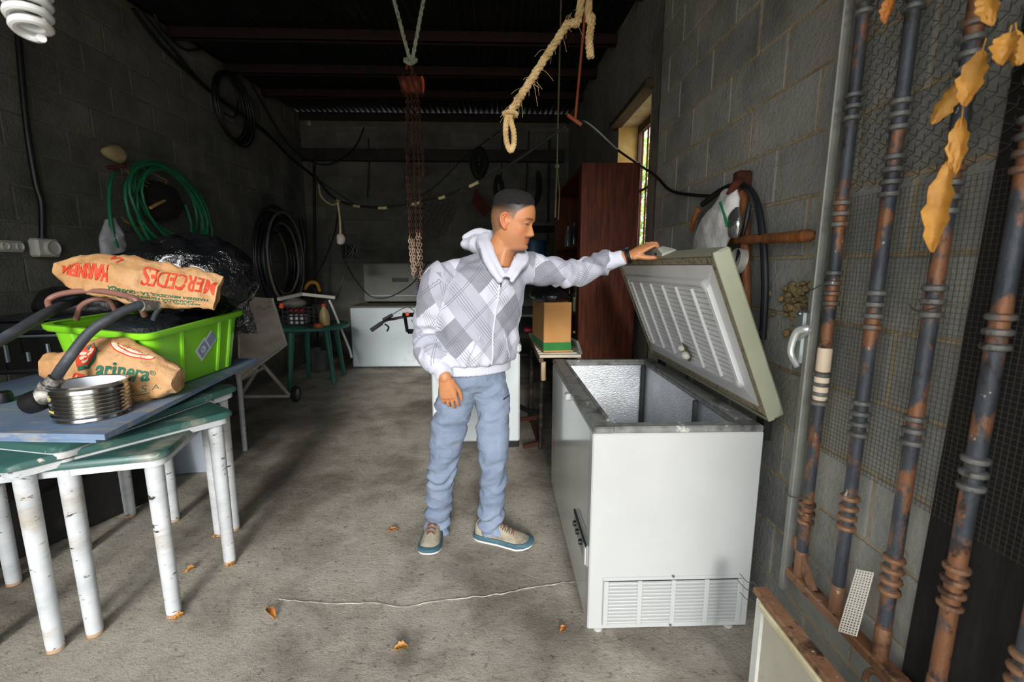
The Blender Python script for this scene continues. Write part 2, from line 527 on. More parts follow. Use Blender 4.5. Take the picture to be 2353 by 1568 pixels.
# window in the right wall
frame_m = M('old_window_wood', ['#3a291c', '#54402c'], 9, .85, stretch=(4, 1, 1))
mb = MB()
for c_, s_ in ((((WY0+WY1)/2, WZ1-.03), (WY1-WY0, .06)), (((WY0+WY1)/2, WZ0+.03), (WY1-WY0, .06)), ((WY0+.02, (WZ0+WZ1)/2), (.04, WZ1-WZ0)), ((WY1-.02, (WZ0+WZ1)/2), (.04, WZ1-WZ0))):
    mb.box((XR+.18, c_[0], c_[1]), (.04, s_[0], s_[1]))
win = tag(mb.build('window_1', frame_m, smooth=False), 'small barred window with ochre reveals above the wardrobe', kind='structure')
for i in range(6):
    y = WY0+.1+i*.135
    mb = MB(); mb.tube([(XR+.18, y, WZ0), (XR+.18, y, WZ1)], .009, 8); mb.build('bar', rust_m, win)
mb = MB(); mb.box((XR+.18, (WY0+WY1)/2, 2.05), (.014, WY1-WY0, .02)); mb.build('cross_bar', rust_m, win, smooth=False)
ochre = M('ochre_reveal', ['#9c7a3c', '#bd9a55', '#cdb078'], 6, .85, 0, .5, 30, .01, coord='world')
for c_, s_ in (((XR+.075, WY1-.006, (WZ0+WZ1)/2), (.17, .012, WZ1-WZ0)), ((XR+.075, WY0+.006, (WZ0+WZ1)/2), (.17, .012, WZ1-WZ0)), ((XR+.075, (WY0+WY1)/2, WZ0+.006), (.17, WY1-WY0, .012))):
    mb = MB(); mb.box(c_, s_); mb.build('reveal', ochre, win, smooth=False)
mb = MB(); mb.box((XR-.03, (WY0+WY1)/2+.02, 2.62), (.09, 1.02, .05), (0, R(8), 0), bev=.005)
mb.build('lintel_board', frame_m, win, smooth=False)
# greenery outside
rr = random.Random(5); mb = MB()
for i in range(7000):
    c = Vector((rr.uniform(1.9, 3.6), rr.uniform(4.6, 10.5), rr.uniform(.4, 3.6)))
    a = Vector((rr.gauss(0, 1), rr.gauss(0, 1), rr.gauss(0, 1))).normalized(); b = a.orthogonal().normalized(); s = rr.uniform(.04, .09)
    mb.add([c-a*s, c+b*s*.45, c+a*s, c-b*s*.45], [(0, 1, 2, 3)])
bush = thing('bush', 'leafy green bush outside the barred window', 'bush', (2.9, 6.8, 0))
mb.build('foliage', M('leaf_green', ['#3f5f1a', '#7fae34', '#b9cf55'], 3, .6, coord='world', bump=0), bush, smooth=False, kind='stuff')
mb = MB(); mb.tube([(2.9, 6.8, 0), (2.95, 6.7, 1.2), (2.85, 6.9, 2.4)], [.06, .04, .02], 8, sm=4); mb.build('trunk', M('bark', ['#3d2e20', '#5a4634'], 8, .95), bush)
# steel channel along the back wall
mb = MB(); mb.box((-.9, YB-.07, 2.97), (3.75, .09, .16), bev=.006)
solo(mb, 'steel_channel', M('dark_steel', ['#25231f', '#38342d'], 5, .7, .3), 'dark steel channel fixed along the far block wall', 'beam')

# ================================================================ open chest freezer
enamel = M('white_enamel', ['#a9aaa7', '#b3b4b1'], 2.2, .28, 0, .02, 30, spots=[('#c9bf9d', 1.3, .60, .3), ('#b3a684', 5, .70, .08)], coat=.3)
enamel_side = M('grey_enamel', ['#b9bab3', '#c6c7c0'], 2.5, .16, 0, .02, 20, spots=[('#9c9885', 1.6, .60, .3)], coat=.5)
rim_m = M('grimy_rim', ['#5f605c', '#7d7e79', '#3d3d3b'], 9, .5, .1, .3, 60, spots=[('#b9b6ad', 14, .60, .06), ('#2c2b28', 7, .60, .1)])
olive = M('dirty_olive_plastic', ['#84866f', '#93947f'], 4, .55, 0, .15, 50, spots=[('#5b5a48', 6, .62, .2)])
liner_white = M('white_lid_liner', ['#d9d9d6', '#e6e6e4'], 4, .35, 0, .05, 40, spots=[('#b9b5a6', 5, .64, .2)])
gasket_m = M('crumbling_gasket', ['#6b5f4e', '#a09378', '#3c342b'], 30, .9, 0, .8, 120, .006)
def alu():
    N = NT('stucco_aluminium'); v = N.coords('obj')
    N.l(N.ramp(N.noise(v, 5, 4), [(.3, lin('#c3c7ca')), (.7, lin('#e0e3e6'))]), N.b.inputs['Base Color'])
    N.b.inputs['Metallic'].default_value = .8; N.b.inputs['Roughness'].default_value = .36
    N.bump(N.noise(N.coords('obj', (1, 1, 2.2)), 95, 3), .8, .004); return N.m
alu_m = alu()
black_m = M('black_plastic', ['#0d0d0e', '#1a1a1b'], 6, .45, bump=.1)
FX0, FX1, FY0, FY1, FZ0, FZ1 = .335, .943, 1.512, 2.69, .045, .82
fz = thing('chest_freezer', 'open white chest freezer with its lid propped up by the man', 'freezer', ((FX0+FX1)/2, (FY0+FY1)/2, 0))
t = .062
mb = MB()
mb.box((FX0+t/2, (FY0+FY1)/2, (FZ0+FZ1)/2), (t, FY1-FY0, FZ1-FZ0), bev=.008)
side = mb.build('side_panel', enamel_side, fz)
mb = MB()
mb.box((FX1-t/2, (FY0+FY1)/2, (FZ0+FZ1)/2), (t, FY1-FY0-.02, FZ1-FZ0)); mb.box(((FX0+FX1)/2, FY1-t/2, (FZ0+FZ1)/2), (FX1-FX0-2*t, t, FZ1-FZ0))
mb.box(((FX0+FX1)/2, (FY0+FY1)/2, .09), (FX1-FX0-2*t, FY1-FY0-.1, .09))
mb.build('cabinet_body', enamel_side, fz, smooth=False)
mb = MB(); mb.box(((FX0+FX1)/2, FY0+t/2-.004, (FZ0+FZ1)/2), (FX1-FX0+.004, t, FZ1-FZ0), bev=.005)
endp = mb.build('end_panel', enamel, fz)
# rim
mb = MB(); rw = .075
for c_, s_ in ((((FX0+rw/2), (FY0+FY1)/2), (rw, FY1-FY0+.01)), ((FX1-rw/2, (FY0+FY1)/2), (rw, FY1-FY0+.01)), (((FX0+FX1)/2, FY0+.022), (FX1-FX0-2*rw+.012, .052)), (((FX0+FX1)/2, FY1-rw/2), (FX1-FX0-2*rw+.012, rw))):
    mb.box((c_[0], c_[1], FZ1+.011), (s_[0], s_[1], .026), bev=.006)
for c_, s_ in ((((FX0+rw-.008), (FY0+FY1)/2), (.016, FY1-FY0-.12)), ((FX1-rw+.008, (FY0+FY1)/2), (.016, FY1-FY0-.12)), (((FX0+FX1)/2, FY1-rw+.008), (FX1-FX0-.14, .016))):
    mb.box((c_[0], c_[1], FZ1+.026), (s_[0], s_[1], .012), bev=.004)
mb.build('rim', rim_m, fz)
# liner
lx0, lx1, ly0, ly1, lz = FX0+.068, FX1-.068, FY0+.055, FY1-.068, .20
for nm, V in (('liner_panel', [(lx0, ly0, lz), (lx0, ly1, lz), (lx0, ly1, FZ1), (lx0, ly0, FZ1)]), ('liner_panel', [(lx1, ly1, lz), (lx1, ly0, lz), (lx1, ly0, FZ1), (lx1, ly1, FZ1)]),
              ('liner_panel', [(lx0, ly1, lz), (lx1, ly1, lz), (lx1, ly1, FZ1), (lx0, ly1, FZ1)]), ('liner_panel', [(lx1, ly0, lz), (lx0, ly0, lz), (lx0, ly0, FZ1), (lx1, ly0, FZ1)]),
              ('liner_floor', [(lx0, ly0, lz), (lx1, ly0, lz), (lx1, ly1, lz), (lx0, ly1, lz)])):
    c0 = sum((Vector(p) for p in V), Vector())/4; ctr = Vector(((lx0+lx1)/2, (ly0+ly1)/2, .5)); d = (c0-ctr).normalized()*.008
    mb = MB(); mb.add([Vector(p) for p in V]+[Vector(p)+d for p in V], [(0, 1, 2, 3), (7, 6, 5, 4), (0, 4, 5, 1), (1, 5, 6, 2), (2, 6, 7, 3), (3, 7, 4, 0)])
    mb.build(nm, alu_m, fz, smooth=False)
for x, y in ((lx1-.012, ly1-.012), (lx0+.01, ly1-.01), (lx1-.008, ly0+.01), (lx1-.006, 1.9)):
    mb = MB(); mb.box((x, y, (lz+FZ1)/2), (.024, .024, FZ1-lz), bev=.006); mb.build('corner_trim', M('dark_trim', ['#2c2e30', '#3b3d40'], 6, .5), fz)
# vent grille in the end panel
gy = FY0-.006; gx0, gx1, gz0, gz1 = .385, .912, .062, .262
mb = MB(); mb.box(((gx0+gx1)/2, gy+.001, (gz0+gz1)/2), (gx1-gx0, .006, gz1-gz0), bev=.002)
for k in range(4):
    a = gx0+.018+k*.1255
    pass
gr = mb.build('vent_grille', enamel, endp)
dark = M('slot_shade', ['#0b0b0b', '#151413'], 4, .8, bump=0)  # shade between the slats is put into this near-black plate colour
mb = MB(); mb.box(((gx0+gx1)/2, gy-.003, (gz0+gz1)/2), (gx1-gx0-.03, .003, gz1-gz0-.024)); mb.build('slot_shadow_plate', dark, endp, smooth=False, label='near-black plate for the shade in the gaps behind the louvres')
nr = 12; pit = (gz1-gz0-.026)/nr
lv = MB(); lv.box((0, 0, 0), (.108, .010, pit*.68), (R(20), 0, 0), bev=.0012)
lvm = lv.mesh('louvre_slat', enamel, smooth=False)
fo = origin(endp)
for k in range(4):
    for r_ in range(nr):
        o = bpy.data.objects.new('louvre_slat', lvm); C.objects.link(o); o.parent = endp
        o.location = Vector((gx0+.075+k*.1257, gy-.006, gz0+.013+(r_+.5)*pit)) - fo
for k in range(5):
    mb = MB(); mb.box((gx0+.012+k*.1257, gy-.008, (gz0+gz1)/2), (.019, .008, gz1-gz0-.02), bev=.002); mb.build('grille_mullion', enamel, endp)
for x, z in ((.648, gz1+.002), (.648, gz0-.001)):
    mb = MB(); mb.lathe([(.005, 0), (.004, .003)], 10, (x, gy-.003, z), Matrix.Rotation(R(90), 3, 'X')); mb.build('screw', M('screw_metal', ['#777777', '#999999'], 5, .4, .8, bump=0), endp)
# feet, control strip, catch
for x, y in ((.385, 1.56), (.9, 1.56), (.385, 2.62), (.9, 2.62)):
    mb = MB(); mb.lathe([(.016, 0), (.019, .004), (.019, .014), (.009, .02), (.009, .046)], 14, (x, y, 0)); mb.build('foot', enamel, fz)
mb = MB(); mb.box((FX0-.004, 1.66, .335), (.012, .27, .085), bev=.003)
cp = mb.build('control_panel', M('control_grey', ['#8f9089', '#7d7e78'], 6, .4), side)
mb = MB(); mb.box((FX0-.010, 1.66, .372), (.008, .26, .014), bev=.002); mb.build('dark_strip', black_m, cp)
for y in (1.62, 1.69, 1.75):
    mb = MB(); mb.lathe([(.012, 0), (.010, .012)], 14, (FX0-.010, y, .335), Matrix.Rotation(R(-90), 3, 'Y')); mb.build('knob', black_m, cp)
mb = MB(); mb.box((FX0-.011, 1.545, .335), (.008, .03, .075), bev=.002); mb.build('label_plate', enamel, cp)
mb = MB(); mb.box((FX0-.010, 2.02, FZ1-.012), (.03, .05, .032), bev=.006); mb.build('lock_catch', enamel, side)
# ---- lid
hinge = Vector((.957, 0, .868)); ev = Vector((-.385, 0, .923)); en = Vector((-.923, 0, -.385))
LY0, LY1, LW = 1.488, 2.70, .628
def lid(y, v_, n_): return Vector((hinge.x, y, hinge.z)) + ev*v_ + en*n_
lm = Matrix((Vector((0, 1, 0)), ev, en)).transposed()
if lm.determinant() < 0: lm = lm
def lbox(mb, y0, y1, v0, v1, n0, n1, bev=0):
    return mb.box(lid((y0+y1)/2, (v0+v1)/2, (n0+n1)/2), (y1-y0, v1-v0, n1-n0), lm, bev)
mb = MB(); lbox(mb, LY0, LY1, 0, LW, -.05, 0, .008)
# folded metal skirt around the shell
for a in ((LY0, LY0+.012, 0, LW), (LY1-.012, LY1, 0, LW), (LY0, LY1, LW-.012, LW), (LY0, LY1, 0, .012)): lbox(mb, *a, -.01, .014, .002)
lidp = mb.build('lid', olive, fz)
mb = MB()
for a in ((LY0+.014, LY0+.04, .014, LW-.014), (LY1-.04, LY1-.014, .014, LW-.014), (LY0+.04, LY1-.04, LW-.042, LW-.014), (LY0+.04, LY1-.04, .014, .042)): lbox(mb, *a, 0, .012, .004)
mb.build('gasket', gasket_m, lidp)
mb = MB()
y0, y1, v0, v1 = LY0+.042, LY1-.042, .044, LW-.044
# stepped liner: flat border rising to a raised field
def ringl(iy, iv, n_, rad, k=6):
    a0, a1, b0, b1 = y0+iy, y1-iy, v0+iv, v1-iv; out = []
    for cx_, cy_, s0 in ((a1-rad, b1-rad, 0), (a0+rad, b1-rad, 90), (a0+rad, b0+rad, 180), (a1-rad, b0+rad, 270)):
        for q in range(k+1):
            an = R(s0+90*q/k); out.append(lid(cx_+rad*math.cos(an), cy_+rad*math.sin(an), n_))
    return out
mb.loft([ringl(0, 0, 0, .01), ringl(.0, .0, .010, .012), ringl(.055, .05, .012, .03), ringl(.062, .056, .026, .035), ringl(.078, .072, .028, .035), ringl(.085, .078, .020, .03)])
ln = mb.build('lid_liner', liner_white, lidp, ang=50)
fy0, fy1, fv0, fv1 = y0+.088, y1-.088, v0+.082, v1-.082
nr = 17; dv = (fv1-fv0)/nr
rb = MB(); rb.tube([(-(fy1-fy0)/2, 0, 0), ((fy1-fy0)/2, 0, 0)], .0085, 8)
for r_ in range(nr):
    mb = MB(); mb.tube([lid(fy0, fv0+(r_+.5)*dv, .017), lid(fy1, fv0+(r_+.5)*dv, .017)], .0095, 8)
    mb.build('liner_rib', liner_white, ln)
for k in range(6):
    y = fy0+.10+(fy1-fy0-.17)*k/5
    mb = MB(); mb.tube([lid(y, fv0+.0, .028), lid(y, fv1-.005, .028)], .0075, 8); mb.build('liner_bar', liner_white, ln)
# broken hole with the lamp
hy, hv = 2.02, fv0+.045
mb = MB(); P = [lid(hy+.055*math.cos(R(a))*(1+.25*math.sin(a*.11)), hv+.042*math.sin(R(a))*(1+.2*math.cos(a*.07)), .0335) for a in range(0, 360, 24)]
mb.add(P, [list(range(len(P)))]); mb.build('broken_hole', M('foam_hole', ['#5b4a35', '#8c7a5c'], 20, .95), ln)
mb = MB(); mb.ball(lid(hy-.015, hv-.012, .043), (.02, .026, .02)); mb.ball(lid(hy+.015, hv+.018, .04), (.018, .02, .016)); mb.build('lamp_bulb', M('milky_bulb', ['#d8d2c0', '#e9e4d6'], 6, .3), ln)
# handle on the free edge
mb = MB(); hc = 2.05
def hp(y, v_, n_): return lid(hc+y, LW+v_, n_)
prof = [(-.05, 0), (-.05, .010), (-.015, .034), (.012, .034), (.016, .004), (.016, 0)]
for (ya, yb, sc) in ((-.075, .075, 1),):
    rings = []
    for y, k in ((-.105, .25), (-.075, 1), (.075, 1), (.105, .25)): rings.append([hp(y, v_*k, n_) for n_, v_ in prof])
    mb.loft(rings)
mb.build('lid_handle', M('handle_grey', ['#8d9183', '#9ba091'], 5, .5), lidp, ang=30)
mb = MB(); mb.box(hp(-.045, .012, .016), (.02, .012, .004), lm); mb.build('keyhole', black_m, lidp)
for y in (1.58, 2.62):
    mb = MB(); mb.beam((.965, y-.03, .78), (.965, y-.03, .90), .05, .03); mb.beam((.955, y-.03, .885), lid(y-.03, .06, -.03), .05, .02); mb.tube([(.955, y-.07, .872), (.955, y+.02, .872)], .013, 10)
    mb.build('hinge', black_m, fz)
mb = MB(); mb.tube([(.95, 2.2, .84), (.965, 2.17, .93), (.97, 2.1, .95), (.955, 2.06, .88)], .006, 8, sm=6); mb.build('lid_cable', black_m, fz)

# ================================================================ gate folded back against the wall
def rusty(name, a, b, c_, thr=.5):
    return M(name, [a, b], 7, .55, .35, .5, 60, .006, coord='world', stretch=(1, 1, .6), spots=[(c_, 9, thr, .06), ('#3b2a20', 22, .58, .08), ('#cbbfae', 26, .66, .03)])
bar_m = rusty('rusty_black_paint', '#303338', '#54585e', '#8a5d40', .48)
bar_rust = rusty('rusty_bar', '#7d5338', '#a07a5c', '#503a2e', .55)
ring_m = rusty('worn_ring', '#4b4c4c', '#85827b', '#8a5d40', .56)
pale_m = M('peeling_pale_paint', ['#dcc3a6', '#e7d2b8'], 12, .8, 0, .4, 50, spots=[('#8a4a2c', 11, .64, .05)], coord='world')
GX = 1.0
gate = thing('metal_gate', 'rusty iron gate of ringed bars folded back against the block wall', 'gate', (GX, 1.0, 0))
GTOP = 2.5
for i, y in enumerate((1.335, 1.173, 1.014, .868, .722)):
    r_ = .0165
    pts = []; rad = []
    z = .385
    groups = [.62, 1.02, 1.33, 1.56, 1.85, 2.12, 2.38] if i % 2 == 0 else [.70, .98, 1.28, 1.62, 1.78, 2.05, 2.30]
    mb = MB(); mb.lathe([(r_, .385), (r_, GTOP)], 14, (GX, y, 0)); bo = mb.build('bar', bar_m, gate)
    for gz in groups:
        mb = MB()
        for k in range(4 if (i+int(gz*10)) % 3 else 3):
            zz_ = gz+k*.030-.04; mb.lathe([(r_-.002, zz_-.009), (r_*1.42, zz_-.005), (r_*1.5, zz_), (r_*1.42, zz_+.005), (r_-.002, zz_+.009)], 14, (GX, y, 0))
        mb.build('ring_collar', ring_m if gz > .9 else bar_rust, bo)
    if i == 0:
        mb = MB(); mb.lathe([(r_+.001, 1.08), (r_+.0035, 1.084), (r_+.0035, 1.15), (r_+.001, 1.154)], 14, (GX, y, 0), cap=True); mb.lathe([(r_+.001, .99), (r_+.004, 1.0), (r_+.004, 1.065), (r_+.001, 1.07)], 14, (GX, y, 0)); mb.build('peeling_paint', pale_m, bo)
    mb = MB(); mb.lathe([(r_+.0005, .385), (r_+.002, .39), (r_+.002, .47), (r_+.0005, .475)], 14, (GX, y, 0)); mb.build('rusty_foot', bar_rust, bo)
mb = MB(); mb.box((GX-.012, 1.385, 1.4), (.03, .022, 2.2), bev=.003); mb.build('edge_stile', M('weathered_zinc', ['#83827b', '#9d9c95'], 8, .5, .5, .3, 60, coord='world'), gate)
mb = MB(); mb.box((GX, .95, .372), (.045, .92, .03), bev=.004); mb.build('bottom_rail', bar_rust, gate)
mb = MB(); mb.box((GX, .95, 2.5), (.045, .92, .03), bev=.004); mb.build('top_rail', bar_rust, gate)
mb = MB(); mb.beam((GX-.005, 1.37, .50), (GX-.005, 1.26, .385), .03, .012, up=(1, 0, 0)); mb.build('corner_brace', bar_rust, gate)
mb = MB(); mb.tube([(GX-.01, .99+.045*math.cos(R(a)), .30+.05*math.sin(R(a))) for a in range(-60, 260, 16)], .008, 8); mb.build('scroll_ring', bar_rust, gate)
mb = MB(); mb.tube([(GX-.01, .97+.022*math.cos(R(a)), .27+.022*math.sin(R(a))) for a in range(-60, 260, 20)], .006, 8); mb.build('scroll_ring', bar_rust, gate)
# wire screen tied behind the bars
mb = MB()
for k in range(95):
    z = .82+k*.0125
    if z > 1.6: break
    mb.box((GX+.03+.002*math.sin(k), .98, z), (.0008, .78, .0009))
for k in range(63):
    y = .6+k*.0125; mb.box((GX+.031, y, 1.205), (.0008, .0009, .78))
wire = M('grey_wire', ['#4d4a40', '#5f5b4e'], 5, .6, .4, bump=0)
mb.build('wire_screen', wire, gate, smooth=False, kind='stuff')
mb = MB(); s_ = .022
for a in range(36):
    for b in range(22):
        y = .6+a*s_; z = 1.62+b*s_*1.72+(s_*.86 if a % 2 else 0)
        if y > 1.36: continue
        for dy, dz in ((s_, s_*.5), (s_, -s_*.5), (0, s_*.8)):
            mb.beam((GX+.03, y, z), (GX+.03, y+dy, z+dz+.001), .0014, .0014, up=(1, 0, 0))
mb.build('chicken_wire', wire, gate, smooth=False, kind='stuff')
# latch
mb = MB(); mb.box((GX-.03, 1.415, 1.175), (.014, .05, .17), bev=.006)
lt = mb.build('latch_plate', M('zinc_plate', ['#9aa3a5', '#b3babb'], 6, .35, .7, .1), gate)
mb = MB(); mb.tube([(GX-.035, 1.41, 1.175), (0.945, 1.346, 1.210), (0.930, 1.368, 1.200), (0.925, 1.380, 1.160), (0.925, 1.379, 1.125), (0.930, 1.352, 1.092)], [.012, .012, .011, .010, .009, .008], 10, sm=6); mb.build('lever_handle', M('bright_zinc', ['#c8cccd', '#e1e3e3'], 6, .3, .6, .05), lt)
for z in (1.10, 1.25):
    mb = MB(); mb.lathe([(.008, 0), (.006, .005)], 10, (GX-.037, 1.415, z), Matrix.Rotation(R(-90), 3, 'Y')); mb.build('screw', MATS['screw_metal'], lt)
for (y, z, dy) in ((1.385, 1.34, .05), (1.385, .66, .06), (1.385, 1.27, -.04), (1.02, 1.31, .07)):
    mb = MB(); mb.tube([(GX-.03, y+.02, z), (GX-.035, y-.01, z-.012), (GX-.03, y-dy, z+.006), (GX-.01, y-dy-.02, z+.01)], .002, 6, sm=5); mb.build('tie_wire', wire, gate)
# strip of white plastic mesh stuck on the gate
sm_ = thing('mesh_strip', 'strip of white plastic mesh hung on the gate rail', 'plastic mesh', (0.960, 1.065, 0.406))
P0, P1, P2, P3 = Vector((0.950, 1.094, 0.393)), Vector((0.955, 1.042, 0.424)), Vector((0.960, 1.074, 0.596)), Vector((0.965, 1.029, 0.619))
mb = MB()
for k in range(25):
    a = P0.lerp(P2, k/24); b = P1.lerp(P3, k/24); mb.beam(a, b, .003, .002, up=(1, 0, 0))
for k in range(7):
    a = P0.lerp(P1, k/6); b = P2.lerp(P3, k/6); mb.beam(a, b, .002, .002, up=(1, 0, 0))
mb.build('mesh_grid', M('white_mesh', ['#d9d2c2', '#e8e3d6'], 6, .6, bump=0), sm_, smooth=False)
# low framed panel in front of the gate foot
pn = thing('low_panel', 'low cream panel with a rusty angle iron along its top, under the gate', 'panel', (.82, .95, 0))
mb = MB(); mb.box((.825, .86, .19), (.02, .74, .36), bev=.003); mb.build('board', M('cream_board', ['#b3ac98', '#c6bfab'], 5, .8, spots=[('#8a7f69', 4, .6, .2)]), pn)
mb = MB(); mb.box((.822, 1.235, .19), (.03, .035, .37), bev=.003); mb.build('upright', M('pale_upright', ['#cfccc2', '#dedbd2'], 5, .7), pn)
mb = MB(); mb.box((.83, .875, .385), (.045, .80, .02), bev=.003); mb.build('top_iron', bar_rust, pn)
mb = MB(); mb.box((.806, .86, .365), (.012, .74, .02), bev=.003); mb.build('top_lip', M('cream_trim', ['#d9cfae', '#b3a076'], 12, .8), pn)
for k, (dz, dy) in enumerate(((.02, .03), (-.01, .05), (-.04, .02))):
    mb = MB(); mb.tube([(.82, 1.26, .37+dz), (.815, 1.285, .38+dz), (.81, 1.30+dy*.3, .365+dz), (.80, 1.31+dy, .372+dz)], .0012, 5, sm=5); mb.build('wire_end', wire, pn)

# ================================================================ dry leaves
leaf_m = M('dry_leaf', ['#a06a22', '#bd8636', '#cfa458'], 14, .6, 0, .3, 60)
leaf_o = M('dry_leaf_orange', ['#8a4d1c', '#b56f2a', '#c98a3c'], 14, .6, 0, .3, 60)
def leaf(p, tip, wid, curl, mat, label, group=None, nrm=(0, 0, 1)):
    a = Vector(p); b = Vector(tip); d = b-a; L = d.length; d.normalize(); n = Vector(nrm); n = (n-d*n.dot(d)).normalized(); s = d.cross(n)
    mb = MB(); K = 9
    for sg in (0, -.0012):
        def fn(u, v_):
            x = (u-.5)*2; w_ = wid*math.sin(PI*min(1, max(0, .03+.94*v_)))**.8
            w_ *= 1+.18*math.sin(v_*23+x)
            return a + d*(v_*L) + s*(x*w_) + n*(curl*(x*x*w_*.7) + .10*L*curl*math.sin(v_*PI) + sg + .006*nz((x, v_*5, wid*90), 2))
        mb.grid(fn, K, 12)
    mb.tube([a-d*.2*L+n*.003, a+d*.02*L], .0012, 5)
    return solo(mb, 'dry_leaf', mat, label, 'leaf', group)
for i, (p, q, wd) in enumerate((((-0.387, 1.482, 0.000), (-0.336, 1.490, 0.000), .016), ((-1.447, 1.948, 0.000), (-1.415, 1.980, 0.000), .014), ((-1.300, 1.656, -0.000), (-1.273, 1.682, 0.000), .017), ((-0.591, 2.247, 0.000), (-0.533, 2.257, 0.000), .013),
        ((0.238, 1.546, 0.000), (0.265, 1.567, 0.000), .011), ((-0.958, 1.705, 0.000), (-0.894, 1.647, 0.000), .013), ((-1.278, 1.979, 0.000), (-1.248, 1.997, 0.000), .010), ((-1.486, 2.225, 0.000), (-1.461, 2.243, 0.000), .009))):
    labs = ['largest yellow dry leaf lying alone near the floor crack', 'dry yellow leaf on the floor between the white table legs', 'dry yellow leaf touching the foot of a white table leg', 'small dry orange leaf beside the man\'s boot',
            'small dry orange leaf on the floor by the open freezer', 'crumpled brown dry leaf at the end of the floor crack', 'dry leaf under the foot of the outer white table leg', 'tiny dry leaf at the foot of a thin rear table leg']
    leaf(Vector(p)+Vector((0, 0, .005)), Vector(q)+Vector((0, 0, .008)), wd, 1.0, leaf_o if i in (3, 4, 5) else leaf_m, labs[i], 'dry leaves on the floor')
for i, (u0, u1, wd, cu) in enumerate((((0.940, 0.929, 1.812), (0.930, 0.939, 1.713), .020, .8), ((0.940, 0.967, 1.772), (0.920, 0.995, 1.697), .017, -.8), ((0.940, 0.950, 1.696), (0.930, 0.936, 1.584), .016, .7),
        ((0.920, 0.944, 1.611), (0.920, 0.951, 1.429), .021, .9), ((0.950, 0.953, 1.927), (0.950, 0.927, 1.854), .016, .8), ((0.940, 0.883, 1.822), (0.930, 0.880, 1.765), .018, 1.2), ((0.950, 0.882, 1.825), (0.950, 0.868, 1.761), .014, -1.0), ((0.960, 1.193, 2.047), (0.950, 1.194, 1.985), .014, .8))):
    labs = ['broad dry leaf caught on the third gate bar', 'folded dry leaf hanging beside the third gate bar', 'narrow dry leaf below the broad one on the gate bar', 'longest yellow dry leaf hanging down the third gate bar',
            'dry leaf at the very top of the third gate bar', 'curled dry leaf beside the fourth gate bar', 'curled dry leaf close against the fourth gate bar', 'small orange dry leaf high between the first gate bars']
    leaf(u0, u1, wd, cu, leaf_o if i == 7 else leaf_m, labs[i], 'dry leaves caught on the gate', nrm=(-.8, -.6, 0))

# ================================================================ things hung on the right wall
wood_h = M('tool_handle_wood', ['#6b3f22', '#93592f', '#b0743f'], 6, .6, 0, .3, 60, stretch=(6, 6, 1))
px = thing('pickaxe', 'mattock with a worn wooden handle hung upright on the block wall', 'pickaxe', (1.030, 1.862, 1.260))
mb = MB(); mb.tube([(1.030, 1.830, 1.137), (1.030, 1.895, 1.492), (1.030, 1.952, 1.709), (1.030, 1.970, 1.782)], [.017, .018, .02, .021], 12, sm=5); mb.build('handle', wood_h, px)
mb = MB()
mb.box((1.030, 1.961, 1.749), (.06, .055, .085), bev=.008); mb.tube([(1.030, 1.963, 1.760), (0.980, 1.916, 1.729), (0.930, 1.876, 1.688)], [.022, .018, .006], 8, sm=4)
mb.build('pick_head', rust_m, px)
mb = MB(); mb.tube([(1.020, 1.995, 1.512), (1.020, 1.679, 1.501), (1.020, 1.511, 1.499), (1.030, 1.475, 1.502)], [.019, .019, .021, .010], 12, sm=5)
solo(mb, 'wooden_stake', wood_h, 'wooden stake stuck out sideways with a charred tip on the block wall', 'stake')
hose_b = M('black_hose', ['#15171a', '#23262a'], 7, .45, 0, .2, 60, spots=[('#7f7a6c', 12, .66, .06)])
mb = MB(); mb.tube([(1.020, 2.301, 1.701), (1.020, 2.128, 1.737), (1.020, 1.958, 1.736), (1.020, 1.833, 1.666), (1.020, 1.759, 1.518), (1.020, 1.711, 1.321), (1.030, 1.714, 1.119)], .014, 10, sm=6)
mb.tube([(1.020, 1.919, 1.256), (1.020, 1.927, 1.421), (1.010, 1.872, 1.560), (1.020, 1.871, 1.646)], .009, 8, sm=6)
solo(mb, 'rubber_hose', hose_b, 'black rubber hose looped over the mattock on the block wall', 'hose')
def crumple_bag(name, P, mats, label, seed, th=.03, rows=14, amp=.012, cat='bag'):
    """P: outline rows [(left point, right point)...] top to bottom"""
    mb = MB(); nu = 24; L = [Vector(a) for a, b in P]; Rr = [Vector(b) for a, b in P]
    Ls = spline(L, 6); Rs = spline(Rr, 6); rings = []
    for i, (a, b) in enumerate(zip(Ls, Rs)):
        c = (a+b)/2; h = (b-a)/2; k = th*math.sin(PI*(.06+.88*i/(len(Ls)-1)))**.6
        out = Vector((0, 0, 1)).cross(h.normalized()) if abs(h.normalized().z) < .9 else Vector((-1, 0, 0))
        ring = []
        for q in range(nu):
            an = 2*PI*q/nu; p = c + h*math.cos(an) + out*(k*math.sin(an))
            d = amp*(nz(p, 16, seed) + .6*nz(p, 38, seed)); ring.append(p + (out*math.sin(an) + h.normalized()*.4*math.cos(an))*d)
        rings.append(ring)
    mb.loft(rings); return mb
bag_m = M('white_plastic_bag', ['#d6d3cd', '#eceae6'], 8, .35, 0, .5, 30, .01, spots=[('#b9a78c', 6, .63, .12)])
mb = crumple_bag('b', [((0.990, 2.015, 1.728), (0.980, 1.914, 1.717)), ((0.970, 2.056, 1.669), (0.970, 1.867, 1.645)), ((0.950, 2.144, 1.603), (0.960, 1.853, 1.567)), ((0.950, 2.205, 1.507), (0.960, 1.918, 1.484)), ((0.950, 2.219, 1.404), (0.970, 1.910, 1.400))], bag_m, '', 3, .035)
solo(mb, 'plastic_bag', bag_m, 'white plastic bag hung behind the raised freezer lid', 'bag')
